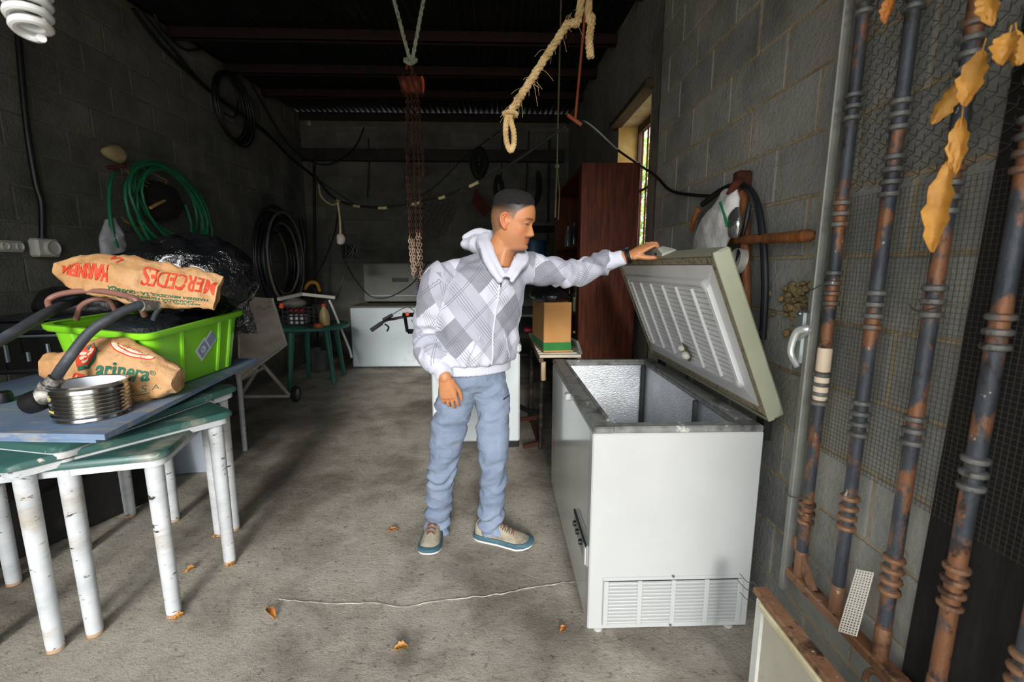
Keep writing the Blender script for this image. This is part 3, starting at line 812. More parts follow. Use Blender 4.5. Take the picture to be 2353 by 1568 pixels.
mb = crumple_bag('b', [((0.960, 1.887, 1.634), (0.960, 1.840, 1.632)), ((0.950, 1.878, 1.587), (0.950, 1.803, 1.579)), ((0.950, 1.875, 1.517), (0.950, 1.812, 1.508))], bag_m, '', 8, .02, amp=.01)
solo(mb, 'foil_bag', M('silver_foil', ['#a9abad', '#d5d7d9'], 20, .22, .9, .6, 40, .01), 'small crinkled silver bag beside the white bag', 'bag')
mb = MB(); mb.tube([(0.940, 1.954, 1.665), (0.935, 1.903, 1.615), (0.935, 1.869, 1.560)], .005, 6, sm=4)
solo(mb, 'green_strap', M('green_plastic', ['#0b6a3c', '#118a4e'], 5, .5, bump=0), 'short green strap hanging from the white bag', 'strap')
mb = MB(); mb.tube([(1.000, 2.374, 1.581), (1.000, 2.341, 1.643), (1.010, 2.320, 1.687)], [.012, .014, .016], 8, sm=3)
solo(mb, 'wooden_stick', wood_h, 'short wooden tool handle behind the white bag', 'tool handle')
mb = MB(); mb.lathe([(.055, 0), (.05, .01), (.048, .03), (.046, .03), (.048, .008), (.0, .006)], 20, (1.020, 1.899, 1.421), Matrix.Rotation(R(-80), 3, 'Y'))
solo(mb, 'plastic_dish', M('clear_plastic', ['#a8a498', '#c4c0b4'], 5, .3), 'round translucent dish hung beside the open freezer lid', 'dish')
# hornet-nest like mud patch by the latch
mb = MB(); c0 = Vector((1.070, 1.582, 1.265)); rr = random.Random(9)
for i in range(60):
    p = c0 + Vector((-rr.uniform(0, .02), rr.gauss(0, .05), rr.gauss(0, .05))); mb.ball(p, (.012, rr.uniform(.01, .02), rr.uniform(.008, .016)), 8)
mb.build('mud_clod_patch', M('dry_mud', ['#6b5738', '#a08a5e', '#453823'], 30, .98, 0, .9, 60, .01), wr, kind='stuff')

mb = MB(); mb.box((XR-.032, .66, 1.4), (.018, .62, 2.8), (R(1.2), 0, 0), bev=.004)  # board added to make the area behind the gate dark
solo(mb, 'added_dark_board', M('near_black_board', ['#0f0d0b', '#1b1713', '#26201a'], 6, .9, 0, .4, 30, .006, stretch=(1, 6, .8)), 'tall near-black board added to darken the wall behind the gate', 'board', smooth=False)

# ================================================================ school tables stacked into each other
leg_m = M('chipped_white_paint', ['#a9acae', '#bcbebf', '#c6c8c9'], 5, .5, 0, .2, 40, stretch=(1, 1, 2.6), spots=[('#9c8f7d', 2.2, .58, .15), ('#3a2c22', 17, .625, .03), ('#a8703c', 5, .68, .06)], coord='world')
green_m = M('dark_green_laminate', ['#2f524d', '#3b625a'], 4, .4, 0, .08, 40, spots=[('#a39c8b', 4, .54, .2), ('#c9c3b5', 12, .66, .06)], coord='world')
foot_m = M('rusty_foot_cap', ['#9a6a3c', '#b9a58a'], 12, .8)
def school_table(legs, ztop, label):
    P = [Vector((x, y, 0)) for x, y in legs]; c = sum(P, Vector())/4
    th = thing('school_table', label, 'table', c, group='green school tables stacked into each other')
    def outl(k, rad=.05):
        Q = [c+(p-c)*(1+k/(p-c).length) for p in P]; out = []
        for i in range(4):
            p, a, b = Q[i], Q[i-1], Q[(i+1) % 4]; a = (a-p).normalized()*rad; b = (b-p).normalized()*rad
            for q in range(5):
                t_ = q/4; out.append((p+a)*(1-t_)**2 + p*2*t_*(1-t_) + (p+b)*t_*t_)
        return [Vector((o_.x, o_.y, 0)) for o_ in out]
    def lift(o_, z): return [Vector((p.x, p.y, z)) for p in o_]
    mb = MB(); mb.loft([lift(outl(.075), ztop-.030), lift(outl(.09), ztop-.024), lift(outl(.092), ztop-.010), lift(outl(.082), ztop)]); mb.build('table_top', green_m, th, ang=50)
    mb = MB(); mb.loft([lift(outl(.03), ztop-.055), lift(outl(.07), ztop-.055), lift(outl(.07), ztop-.030), lift(outl(.03), ztop-.030)], closed=True); mb.build('apron_rim', leg_m, th, ang=40)
    for p in P:
        mb = MB(); mb.lathe([(.0255, .008), (.0265, .03), (.031, ztop-.05)], 18, (p.x, p.y, 0)); lg = mb.build('leg', leg_m, th)
        mb = MB(); mb.lathe([(.022, 0), (.026, .002), (.026, .016), (.020, .018)], 18, (p.x, p.y, 0)); mb.build('foot_cap', foot_m, lg)
    return th
school_table([(-1.637, 1.53), (-1.283, 2.02), (-1.802, 2.40), (-2.16, 1.90)], .752, 'green topped table set at an angle, in the middle of the stack')
school_table([(-1.319, 1.69), (-1.468, 2.255), (-2.05, 2.13), (-1.89, 1.54)], .712, 'lowest green topped table of the stack')
school_table([(-1.555, 1.60), (-1.418, 2.30), (-2.083, 2.455), (-2.21, 1.76)], .788, 'green topped table carrying the blue boards')
# blue painted boards
def blue():
    N = NT('worn_blue_paint'); v = N.coords('world'); v2 = N.coords('world', (2, 12, 8), (0, 0, R(3)))
    col = N.ramp(N.noise(v, 3, 5), [(.3, lin('#5d7594')), (.7, lin('#8698b0'))])
    k = N.ramp(N.noise(v2, 2.2, 6, .65), [(.52, (0, 0, 0, 1)), (.64, (1, 1, 1, 1))])
    col = N.mix(N.math('MULTIPLY', k, .75), col, lin('#a09b93'))
    k = N.ramp(N.noise(v, 9, 6, .7), [(.64, (0, 0, 0, 1)), (.70, (1, 1, 1, 1))]); col = N.mix(k, col, lin('#b39c80'))
    N.l(col, N.b.inputs['Base Color']); N.b.inputs['Roughness'].default_value = .6; N.bump(N.noise(v2, 12, 4), .3, .004); return N.m
blue_m = blue()
for (dx, dy, z0, z1, lab) in ((0, 0, .807, .827, 'upper worn blue painted board on top of the stacked tables'), (-.05, .02, .789, .806, 'lower worn blue painted board under the upper blue board')):
    Q = [(-1.355+dx, 1.54+dy), (-1.50+dx, 2.86+dy), (-2.52+dx, 2.86+dy), (-2.40+dx, 1.62+dy)]
    mb = MB(); mb.prism(Q, z1-z0, lambda p: Vector((p.x, p.y, p.z+z0))); o = solo(mb, 'painted_board', blue_m, lab, 'board', 'blue boards on the tables', smooth=False)
BT = .828
# ================================================================ green bin
lime = M('lime_plastic', ['#82d322', '#90df30'], 3, .32, 0, .03, 30, spots=[('#a9cf7d', 3, .64, .2)], coat=.1)
bn = thing('storage_bin', 'lime green plastic storage bin full of hoses', 'storage bin', (-1.8, 2.45, BT))
BN = [Vector((-1.51, 1.99, 1.11)), Vector((-1.49, 2.69, 1.15)), Vector((-2.09, 2.88, 1.16)), Vector((-2.11, 2.18, 1.135))]
bc = sum(BN, Vector())/4
def bin_ring(k, zk, ex=0, rad=.075, seg=6):
    """k: 0 at the base, 1 at the rim"""
    Q = []
    for p in BN:
        b = Vector((bc.x+(p.x-bc.x)*.86, bc.y+(p.y-bc.y)*.88, BT+.004)); q = b.lerp(p, zk)
        d = Vector((p.x-bc.x, p.y-bc.y, 0)); q = q+d.normalized()*ex; Q.append(q)
    out = []
    for i in range(4):
        p, a, b = Q[i], Q[i-1], Q[(i+1) % 4]; a = (a-p).normalized()*rad; b = (b-p).normalized()*rad
        for q in range(seg):
            t_ = q/(seg-1); out.append((p+a)*(1-t_)**2 + p*2*t_*(1-t_) + (p+b)*t_*t_)
    return out
mb = MB(); mb.loft([bin_ring(0, 0), bin_ring(0, .5), bin_ring(0, .95), bin_ring(0, .95, -.006), bin_ring(0, .5, -.006), bin_ring(0, .02, -.006)]); bb = mb.build('bin_body', lime, bn, ang=40)
mb = MB(); mb.loft([bin_ring(0, .93, .002), bin_ring(0, .90, .028), bin_ring(0, .93, .036), bin_ring(0, 1.0, .036), bin_ring(0, 1.01, .024), bin_ring(0, 1.0, -.004)], closed=True); mb.build('rim', lime, bn, ang=40)
# moulded vertical ribs on the two visible sides
for (i, j, ks) in ((0, 1, (.30, .72, .86)), (3, 0, (.25, .6))):
    for k in ks:
        def pt(zk, ex):
            Q = []
            for p in (BN[i], BN[j]):
                b = Vector((bc.x+(p.x-bc.x)*.86, bc.y+(p.y-bc.y)*.88, BT+.004)); Q.append(b.lerp(p, zk))
            q = Q[0].lerp(Q[1], k); d = Vector((BN[j].y-BN[i].y, -(BN[j].x-BN[i].x), 0)).normalized(); return q+d*ex
        mb = MB(); mb.tube([pt(.02, -.004), pt(.9, -.004)], .014, 8); mb.build('rib', lime, bb)
# sticker
def bside(x, y, ex=.004):
    Q = []
    for p in (BN[0], BN[1]):
        b = Vector((bc.x+(p.x-bc.x)*.86, bc.y+(p.y-bc.y)*.88, BT+.004)); Q.append(b.lerp(p, y/.31))
    d = Vector((BN[1].y-BN[0].y, -(BN[1].x-BN[0].x), 0)).normalized()
    return Q[0].lerp(Q[1], x/.70)+d*ex
def rot2(poly, a, cx_, cy_): return [(cx_+x*math.cos(a)-y*math.sin(a), cy_+x*math.sin(a)+y*math.cos(a)) for x, y in poly]
paper_w = M('label_paper', ['#d4dadd', '#e4e8ea'], 6, .5, bump=0); ink_b = M('label_blue', ['#7f90b6', '#94a3c4'], 5, .5, bump=0); ink_n = M('label_navy', ['#4c5a80', '#3e4a6e'], 5, .5, bump=0)
decal('sticker', rot2([(-.05, -.045), (.05, -.045), (.05, .045), (-.05, .045)], R(40), .365, .15), lambda x, y: bside(x, y, .0045), paper_w, bb)
decal('sticker', rot2([(-.045, -.04), (.045, -.04), (.045, .04), (-.045, .04)], R(40), .42, .185), lambda x, y: bside(x, y, .004), paper_w, bb)
decal('sticker_print', rot2([(-.036, -.032), (.036, -.032), (.036, .032), (-.036, .032)], R(40), .365, .15), lambda x, y: bside(x, y, .0055), ink_b, bb)
decal('sticker_print', [(.365+.02*math.cos(R(a)), .15+.02*math.sin(R(a))) for a in range(0, 360, 20)], lambda x, y: bside(x, y, .0065), paper_w, bb)
lettering('sticker_print', 'S', .035, lambda x, y: bside(.365+x*.8-y*.5, .14+y*.8+x*.5, .0075), ink_n, bb)
decal('sticker_print', rot2([(-.03, -.028), (.03, -.028), (.03, .028), (-.03, .028)], R(40), .432, .192), lambda x, y: bside(x, y, .0052), ink_b, bb)
# ================================================================ paper sacks
kraft = M('kraft_paper', ['#ab7c4e', '#bd8f5e', '#cca276'], 5, .75, 0, .8, 17, .016, spots=[('#a87343', 7, .62, .2)])
red_i = M('red_ink', ['#c23a1c', '#d0492a'], 9, .7, bump=0); grn_i = M('green_ink', ['#1f5a44', '#2b6b52'], 9, .7, bump=0); pink_i = M('pale_ink', ['#d9b9a0', '#e3c9b6'], 9, .7, bump=0)
def sack(o0, o1, up, halfw, halft, seed, amp=.016):
    o0, o1, up = Vector(o0), Vector(o1), Vector(up); ax = o1-o0; L = ax.length; ax.normalize(); up = (up-ax*up.dot(ax)).normalized(); nr_ = ax.cross(up)
    if nr_.y > 0: nr_ = -nr_
    def surf(s, ph, e=0):
        """s along the sack 0..1, ph round it (90 deg = facing the room)"""
        wv = halfw[0]; n = len(halfw)-1; k = min(int(s*n), n-1); f_ = s*n-k; wv = halfw[k]*(1-f_)+halfw[k+1]*f_
        tv = halft[k]*(1-f_)+halft[k+1]*f_
        c_, s_ = math.cos(ph), math.sin(ph)
        x = wv*math.copysign(abs(c_)**.75, c_); y = tv*math.copysign(abs(s_)**.9, s_)
        p = o0+ax*(s*L)+up*x+nr_*y
        d = amp*(nz(p, 7, seed)*1.3+nz(p, 15, seed)*.8+(.5-abs(nz(p, 10, seed+4))*2)*.9+(.4-abs(nz(p, 21, seed+9))*2)*.45)
        dirn = (up*c_*.6+nr_*s_)
        return p+dirn*(d+e)
    return surf, L
def sack_obj(surf, label, name='paper_sack'):
    th = thing(name, label, 'sack', surf(.5, -PI/2)); mb = MB(); ns, na = 70, 56
    mb.loft([[surf(i/(ns-1), 2*PI*k/na) for k in range(na)] for i in range(ns)]); b_ = mb.build('paper_body', kraft, th, ang=60); return th, b_
# upper sack, thrown across the bin, its print upside down
s1, L1 = sack((-1.954, 2.120, 1.380), (-1.323, 2.220, 1.277), (.05, .45, .85), [.03, .078, .095, .105, .118, .118, .112, .106, .096, .088], [.03, .05, .06, .065, .062, .055, .05, .045, .035, .02], 2, .018)
sk1, sb1 = sack_obj(s1, 'brown paper flour sack lying across the bin with upside down red lettering')
def on1(s, h, e=.0025):
    s = min(.985, max(.02, s))
    """s along 0..1, h height on the face in -1..1"""
    return s1(s, PI/2-h*1.15, e)
H1 = .105
def t1(cs, ch, x, y, sg=-1, tilt=0): return on1(cs+(sg*x*math.cos(tilt)-y*math.sin(tilt))/L1, ch+(sg*y)/H1*.9+x*math.sin(tilt)/H1)
lettering('red_lettering', 'MERCEDES', .066, lambda x, y: t1(.765, .28, x*.92, y*1.15), red_i, sb1, bold=.0012, cuts=.02)
lettering('red_lettering', 'HARINERA', .056, lambda x, y: t1(.20, .12, x*.72, y*1.15), red_i, sb1, bold=.003, cuts=.02)
lettering('red_lettering', 'LA', .05, lambda x, y: t1(.37, .60, x*.8, y*.8, tilt=.5), red_i, sb1, bold=.002, cuts=.02)
for (cs, ch, body, sz) in ((.66, -.42, 'HARINERA MERCEDES, S.A. - GRANADA', .022), (.60, -.60, 'Harinera', .026), (.78, -.62, 'GRANADA', .026), (.80, -.80, 'MERCEDES, S.A.', .022)):
    lettering('green_lettering', body, sz, lambda x, y: t1(cs, ch, x, y), grn_i, sb1, bold=.0006, cuts=.02)
for (cs, ch, r_) in ((.395, -.55, .016), (.44, -.68, .02), (.50, -.82, .02)):
    P = [(r_*math.cos(R(a)), r_*math.sin(R(a))) for a in range(0, 360, 20)]
    mb = MB(); mb.tube([on1(cs+x/L1, ch+y/H1, .002) for x, y in P], .0022, 5, closed=True); mb.build('green_ring_print', grn_i, sb1)
# lower sack, slumped in front of the bin
s2, L2 = sack((-1.889, 1.930, 0.985), (-1.382, 1.970, 0.915), (0, .12, .99), [.05, .065, .10, .13, .15, .155, .15, .13, .105, .075, .05], [.03, .045, .055, .06, .065, .065, .06, .055, .05, .045, .03], 6, .019)
sk2, sb2 = sack_obj(s2, 'brown paper flour sack slumped against the bin with green lettering and a red emblem')
H2 = .145
def on2(s, h, e=.0025):
    s = min(.985, max(.02, s)); return s2(s, PI/2-h*1.2, e)
def t2(cs, ch, x, y, tilt=0): return on2(cs+(x*math.cos(tilt)-y*math.sin(tilt))/L2, ch+(y*math.cos(tilt)+x*math.sin(tilt))/H2)
lettering('green_lettering', 'arinera', .062, lambda x, y: t2(.635, -.06, x*1.12, y, .03), grn_i, sb2, bold=.0014, shear=.25, cuts=.02)
lettering('green_lettering', '®', .03, lambda x, y: t2(.855, .08, x, y), grn_i, sb2, cuts=.02)
lettering('green_lettering', 'MERCEDES, S.A.', .045, lambda x, y: t2(.615, -.36, x*1.0, y, .0), grn_i, sb2, bold=-.0006, spacing=1.05, cuts=.02)
lettering('green_lettering', 'GRANADA', .026, lambda x, y: t2(.60, -.68, x, y), grn_i, sb2, cuts=.02)
lettering('green_lettering', 'Tel. 958 450 900', .024, lambda x, y: t2(.63, -.88, x, y, .03), grn_i, sb2, bold=.0008, cuts=.02)
mb = MB(); mb.tube([on2(.44+i*.04, -.46, .002) for i in range(11)], .0018, 5); mb.build('underline_print', grn_i, sb2)
hexa = [(.34+.085*math.cos(R(a+8))/1.0, .055*math.sin(R(a+8))) for a in range(0, 360, 60)]
def e2(x, y): return on2(.34+(x-.34)*1.05, .42+y/H2, .0025)
decal('emblem_border', [(.34+.115*math.cos(R(a+8)), .062*math.sin(R(a+8))) for a in range(0, 360, 60)], lambda x, y: on2(x, .40+y/H2, .002), grn_i, sb2)
decal('emblem', [(.335+.098*math.cos(R(a+8)), .054*math.sin(R(a+8))) for a in range(0, 360, 60)], lambda x, y: on2(x, .42+y/H2, .0032), red_i, sb2)
for (ex, ey) in ((.31, .45), (.345, .60), (.36, .42), (.325, .30), (.355, .22), (.375, .52)):
    decal('emblem_grain', [(ex+.016*math.cos(R(a))*1.4, .010*math.sin(R(a))) for a in range(0, 360, 30)], lambda x, y: on2(x, ey+y/H2, .0042), pink_i, sb2)
decal('emblem_sheaf', [(.27, -.42*H2), (.345, -.42*H2), (.385, -.02*H2), (.30, -.02*H2)], lambda x, y: on2(x-.03, y/H2, .003), red_i, sb2)
for dx in (-.02, .0, .02):
    mb = MB(); mb.tube([on2(.295+dx*.4, -.40, .004), on2(.30+dx, -.2, .0045), on2(.315+dx*1.6, -.06, .0045)], .0025, 5, sm=4); mb.build('emblem_stalk', pink_i, sb2)
def arc2(cs, ch, rx, ry, a0, a1, rad, mat):
    mb = MB(); mb.tube([on2(cs+rx*math.cos(R(a)), ch+ry*math.sin(R(a)), .002) for a in range(a0, a1, 6)], rad, 5); mb.build('seal_ring', mat, sb2)
decal('seal_ground', [(.66+.165*math.cos(R(a)), .055*math.sin(R(a))) for a in range(180, 361, 12)], lambda x, y: on2(x, .86+y/H2*1.0, .0018), pink_i, sb2)
arc2(.66, .86, .165, .40, 180, 361, .0024, red_i); arc2(.66, .86, .115, .26, 180, 361, .0024, red_i)
lettering('seal_lettering', 'HARINERA', .018, lambda x, y: t2(.655, .74, x, y), red_i, sb2, cuts=.02)
# ================================================================ on and around the bin
bagm = M('black_bin_liner', ['#0a0b0c', '#141517'], 5, .2, 0, .9, 16, .03, coat=.2)
def lump(c, r, seed, amp, n=40, sq=1):
    c = Vector(c); mb = MB(); rings = []
    for i in range(n):
        th_ = .06+(PI-.12)*i/(n-1); ring = []
        for k in range(n):
            d = Vector((math.sin(th_)*math.cos(2*PI*k/n), math.sin(th_)*math.sin(2*PI*k/n), -math.cos(th_)))
            p = Vector((d.x*r[0], d.y*r[1], d.z*r[2])); q = c+p
            e = amp*(nz(q, 5, seed)+.7*(1-2*abs(nz(q, 9, seed)))+.4*nz(q, 22, seed)); ring.append(q+d*e)
        rings.append(ring)
    mb.loft(rings); return mb
mb = lump((-1.80, 2.72, 1.32), (.36, .26, .235), 3, .035, 56)
bg_ = thing('rubbish_bag', 'big shiny black rubbish bag heaped behind the flour sack', 'rubbish bag', (-1.8, 2.7, 1.1)); mb.build('bag_body', bagm, bg_, ang=60)
mb = MB()
for sg in (0, .003):
    A, B_, C_, D_ = Vector((-1.551, 2.620, 1.428)), Vector((-1.446, 2.660, 1.392)), Vector((-1.625, 2.760, 1.018)), Vector((-1.427, 2.720, 1.002))
    mb.grid(lambda a, b: A.lerp(B_, a).lerp(C_.lerp(D_, a), b)+Vector((.0, -.05*math.sin(PI*a), 0))+Vector((.012, .02, 0))*nz((a*3, b*4, 0), 1.6, 4)+Vector((0, sg, 0)), 14, 18)
mb.build('hanging_flap', bagm, bg_, ang=60)
mb = lump((-2.37, 2.72, 1.185), (.25, .16, .09), 8, .03, 36); solo(mb, 'plastic_wrap', M('black_film', ['#0e0f10', '#232424'], 6, .4, 0, .5, 30, .015), 'crumpled dark plastic film on the black oven', 'plastic film', ang=60)
sh = M('grey_suction_hose', ['#2a2d31', '#3c4046', '#565a5e'], 12, .6, 0, .3, 90, spots=[('#8b8a83', 14, .66, .06)])
def hose(name, pts, r_, mat, label, n=12, sm=8, ribs=0):
    mb = MB(); P = spline(pts, sm)
    rad = [r_*(1+(ribs*(i % 2))) for i in range(len(P))]
    rings = []
    for p, (t_, a, b), q in zip(P, frames(P), rad): rings.append([p+(a*math.cos(2*PI*k/n)+b*math.sin(2*PI*k/n))*q for k in range(n)])
    mb.loft(rings); return mb
h1 = thing('suction_hose', 'thick grey suction hose running from the bin down to a fitting by the tin', 'hose', (-1.7, 1.8, BT), group='thick grey suction hoses')
hose('', [(-1.672, 1.720, 0.967), (-1.672, 1.780, 1.029), (-1.617, 1.840, 1.139), (-1.556, 1.900, 1.202), (-1.513, 1.970, 1.237), (-1.509, 2.030, 1.235)], .019, sh, '', 14, 10, .0).build('hose_tube', sh, h1)
mb = MB(); mb.tube([(-1.510, 1.975, 1.234), (-1.504, 2.040, 1.231)], .024, 14); mb.tube([(-1.504, 2.040, 1.231), (-1.500, 2.060, 1.229)], .021, 14); mb.build('end_collar', M('scuffed_collar', ['#9a958a', '#5c5a55', '#c2bdb2'], 22, .6), h1)
fit_m = M('scuffed_fitting', ['#b5afa5', '#4a4948', '#d0cbc2'], 16, .5, .2, .4, 60, .006)
a_, b_ = Vector((-1.672, 1.720, 0.967)), Vector((-1.724, 1.700, 0.895)); d_ = (b_-a_).normalized()
mb = MB(); mb.tube([a_-d_*.02, a_+d_*.01, a_+d_*.012, a_+d_*.03, a_+d_*.032, a_+d_*.08], [.027, .027, .034, .034, .03, .03], 16); mb.build('fitting', fit_m, h1)
mb = MB(); e_ = a_+d_*.085; mb.lathe([(.028, -.03), (.04, -.025), (.042, 0), (.04, .025), (.028, .03)], 18, (e_.x-.01, e_.y, max(e_.z, BT+.045)), Matrix.Rotation(R(70), 3, 'Y')); mb.build('coupling_ring', black_m, h1)
h2 = thing('suction_hose', 'thick grey suction hose slanting from the bin over the black oven', 'hose', (-2.0, 2.1, 1.1), group='thick grey suction hoses')
hose('', [(-1.920, 1.750, 1.096), (-1.901, 1.850, 1.148), (-1.916, 2.000, 1.205), (-1.991, 2.200, 1.235), (-2.128, 2.400, 1.228)], .021, sh, '', 14, 8, .0).build('hose_tube', sh, h2)
mb = MB(); mb.lathe([(.02, 0), (.034, .004), (.036, .03), (.03, .045), (.012, .048)], 18, Vector((-2.106, 1.938, 0.828))+Vector((0, 0, .0))); solo(mb, 'hose_coupling', black_m, 'black round hose coupling lying on the blue board', 'coupling')
brown = M('brown_rubber', ['#7d574c', '#93695c'], 8, .45, 0, .15, 50)
mb = hose('', [(-1.920, 2.020, 1.209), (-1.952, 2.050, 1.254), (-1.896, 2.070, 1.283), (-1.772, 2.080, 1.293), (-1.647, 2.060, 1.275), (-1.570, 2.040, 1.250), (-1.592, 2.100, 1.180)], .0125, brown, '')
solo(mb, 'rubber_tube', brown, 'brown rubber tube arching over the rim of the bin', 'hose', 'brown rubber tubes in the bin')
mb = hose('', [(-1.948, 2.160, 1.155), (-1.911, 2.150, 1.216), (-1.856, 2.160, 1.249), (-1.822, 2.200, 1.242), (-1.835, 2.250, 1.176)], .012, brown, '')
solo(mb, 'rubber_tube', brown, 'shorter brown rubber tube curling down inside the bin', 'hose', 'brown rubber tubes in the bin')
mb = hose('', [(-1.630, 2.200, 1.149), (-1.598, 2.200, 1.197), (-1.580, 2.250, 1.217), (-1.555, 2.300, 1.187)], .012, sh, '')
solo(mb, 'hose_offcut', sh, 'short grey hose offcut bent inside the bin', 'hose')
mb = lump((-1.80, 2.43, 1.06), (.24, .30, .07), 14, .03, 30); solo(mb, 'hose_heap', M('dark_rubber', ['#14181a', '#22282b'], 6, .5, 0, .6, 30, .02), 'dark tangle of rubber filling the lime bin', 'rubber heap')
# tin
tn = thing('tin_can', 'shiny ribbed open tin can on the blue board', 'tin', (-1.572, 1.755, BT))
prof = [(.108, .0), (.116, .004)]
for k in range(7):
    z = .018+k*.0145; prof += [(.1135, z-.004), (.1185, z+.003), (.1185, z+.006)]
prof += [(.1145, .122), (.119, .130), (.119, .136), (.113, .136), (.1125, .012), (.05, .010)]
mb = MB(); mb.lathe(prof, 48, tn.location, cap=False); mb.build('tin_body', M('tinplate', ['#a9a79f', '#c4c2bc'], 6, .2, 1.0, .05, 40, spots=[('#6b675c', 9, .64, .1)]), tn, ang=30)
mb = MB(); mb.lathe([(.1115, .012), (.1118, .132), (.1108, .132), (.1105, .012), (.04, .012)], 48, tn.location); mb.build('white_lining', M('white_lacquer', ['#cdd1d6', '#dfe2e6'], 5, .35, bump=0), tn, ang=30)
for z, a in ((.095, 235), (.045, 238)):
    mb = MB()
    mb.grid(lambda u, v_: Vector((tn.location.x+.1195*math.cos(R(a+26*(u-.5))), tn.location.y+.1195*math.sin(R(a+26*(u-.5))), BT+z-.004+.009*v_)), 6, 2); mb.build('tape_scrap', M('yellow_scrap', ['#b9a65f', '#cdbd7c'], 8, .6, bump=0), tn, smooth=False)
# black oven at the wall end of the board
ov = thing('black_oven', 'black counter oven with a glass door and an orange pilot light', 'oven', (-2.42, 2.55, BT))
mb = MB(); mb.box((-2.42, 2.62, BT+.15), (.46, .36, .28), (0, 0, R(12)), bev=.01); mb.build('oven_body', black_m, ov)
fm = Matrix.Rotation(R(12), 3, 'Z'); fo_ = Vector((-2.42, 2.62, BT+.15))
def ovp(x, y, z): return fo_+fm@Vector((x, -.18+y, z))
glass_b = M('black_glass', ['#050506', '#0a0a0b'], 5, .08, 0, 0, coat=1)
mb = MB(); mb.box(ovp(-.02, -.006, -.01), (.38, .012, .2), fm, bev=.003); od = mb.build('glass_door', glass_b, ov)
for k in range(4):
    mb = MB(); mb.tube([ovp(-.16+k*.09, -.016, .02-.04*(k % 2)), ovp(-.16+k*.09, -.016, -.07)], .009, 8); mb.build('chrome_bar', M('dull_chrome', ['#8d97a0', '#a9b2b9'], 5, .3, .9, bump=0), od)
mb = MB(); mb.tube([ovp(-.18, -.035, .065), ovp(.15, -.035, .065)], .008, 8); mb.build('door_handle', MATS['dull_chrome'], od)
N = NT('orange_pilot'); N.b.inputs['Base Color'].default_value = lin('#e07a1a'); N.b.inputs['Emission Color'].default_value = lin('#e07a1a'); N.b.inputs['Emission Strength'].default_value = .5
mb = MB(); mb.ball(ovp(.15, -.012, .11), (.022, .006, .012)); mb.build('pilot_light', N.m, ov)
for x in (.05, .09):
    mb = MB(); mb.lathe([(.014, 0), (.012, .018)], 14, ovp(x, -.004, .112), fm@Matrix.Rotation(R(90), 3, 'X')); mb.build('knob', MATS['dull_chrome'], ov)
mb = MB(); mb.box((-2.43, 2.58, BT+.302), (.50, .42, .012), (0, 0, R(12)), bev=.004); solo(mb, 'metal_tray', M('dark_tray', ['#2f3236', '#54585e'], 5, .25, .8), 'thin dark metal tray on top of the black oven', 'tray')
# under the tables
mb = MB(); mb.box((-2.42, 2.45, .15), (.5, .80, .29), (0, 0, R(-22)), bev=.01); solo(mb, 'black_crate', M('dusty_black', ['#0e0d0c', '#1c1a17'], 4, .8, 0, .3, 30, spots=[('#4a4033', 3, .6, .2)]), 'dusty black crate under the stacked tables', 'crate')
mb = MB(); mb.prism([(-.22, 0), (.20, 0), (.22, .16), (-.1, .22), (-.24, .17)], .006, lambda p: Vector((-2.32+p.x, 2.34+.2*p.y, .345+p.y)) + Vector((0, p.z, 0)))
solo(mb, 'cardboard_scrap', M('brown_card', ['#8a5f34', '#a87a48'], 5, .85, 0, .2, 40), 'torn brown cardboard leaning on the black crate under the tables', 'cardboard', smooth=False)
mb = MB(); mb.box((-2.12, 2.98, .20), (.44, .03, .40), (R(8), 0, R(8)), bev=.004); solo(mb, 'metal_sheet', M('pale_blue_panel', ['#a9b4c2', '#bcc5d0'], 5, .5, 0, .1, 40, spots=[('#6b5d4d', 20, .68, .04)]), 'pale scratched metal panel standing under the tables', 'panel')
mb = MB(); mb.prism([(0, 0), (.28, .06), (.20, .34), (-.05, .24)], .006, lambda p: Vector((-1.98+p.x*.7, 2.80+p.x*.5+.1*p.y, .36+p.y*.6)) + Vector((0, p.z, 0))); solo(mb, 'peeling_board', M('peeling_cream', ['#a99c82', '#c4b79b', '#9aa3ab'], 5, .8), 'peeling cream board leaning behind the tables', 'board', smooth=False)

# ================================================================ left wall and corner
whitep = M('old_white_plastic', ['#b9b6ac', '#cbc8be'], 6, .5, bump=.05)
cfl = thing('spiral_bulb', 'white spiral energy saving bulb hanging from a black cord', 'light bulb', (-1.105, 1.220, 1.951))
b0, b1 = Vector((-1.105, 1.220, 1.943)), Vector((-1.110, 1.240, 2.064)); ax_ = (b1-b0).normalized(); s1_ = ax_.orthogonal().normalized(); s2_ = ax_.cross(s1_)
pts = []
for i in range(150):
    t_ = i/149; a = t_*2*PI*5.2; r_ = .036*min(1, .55+2.2*t_)
    pts.append(b0+ax_*(t_*.135)+(s1_*math.cos(a)+s2_*math.sin(a))*r_)
mb = MB(); mb.tube(pts, .0095, 10); mb.build('glass_spiral', M('frosted_glass', ['#c9c9c6', '#dcdcda'], 5, .3, bump=0), cfl)
mb = MB(); mb.tube([b0+ax_*.14, b0+ax_*.15, b0+ax_*.19, b0+ax_*.2, b0+ax_*.24], [.042, .044, .036, .022, .018], 16); mb.build('socket', black_m, cfl)
mb = MB(); mb.tube([b0+ax_*.24, b0+ax_*.5, Vector((b1.x, b1.y+.05, roof_z(1.25)))], .004, 8, sm=5); mb.build('cord', black_m, cfl)
mb = MB(); mb.tube([(-2.775, 3.000, 2.823), (-2.775, 2.975, 2.534), (-2.775, 2.952, 2.192), (-2.775, 2.953, 1.896), (-2.775, 2.967, 1.771), (-2.775, 2.934, 1.549)], .016, 10, sm=5)
solo(mb, 'conduit', black_m, 'thick black conduit running down the block wall to the socket', 'conduit')
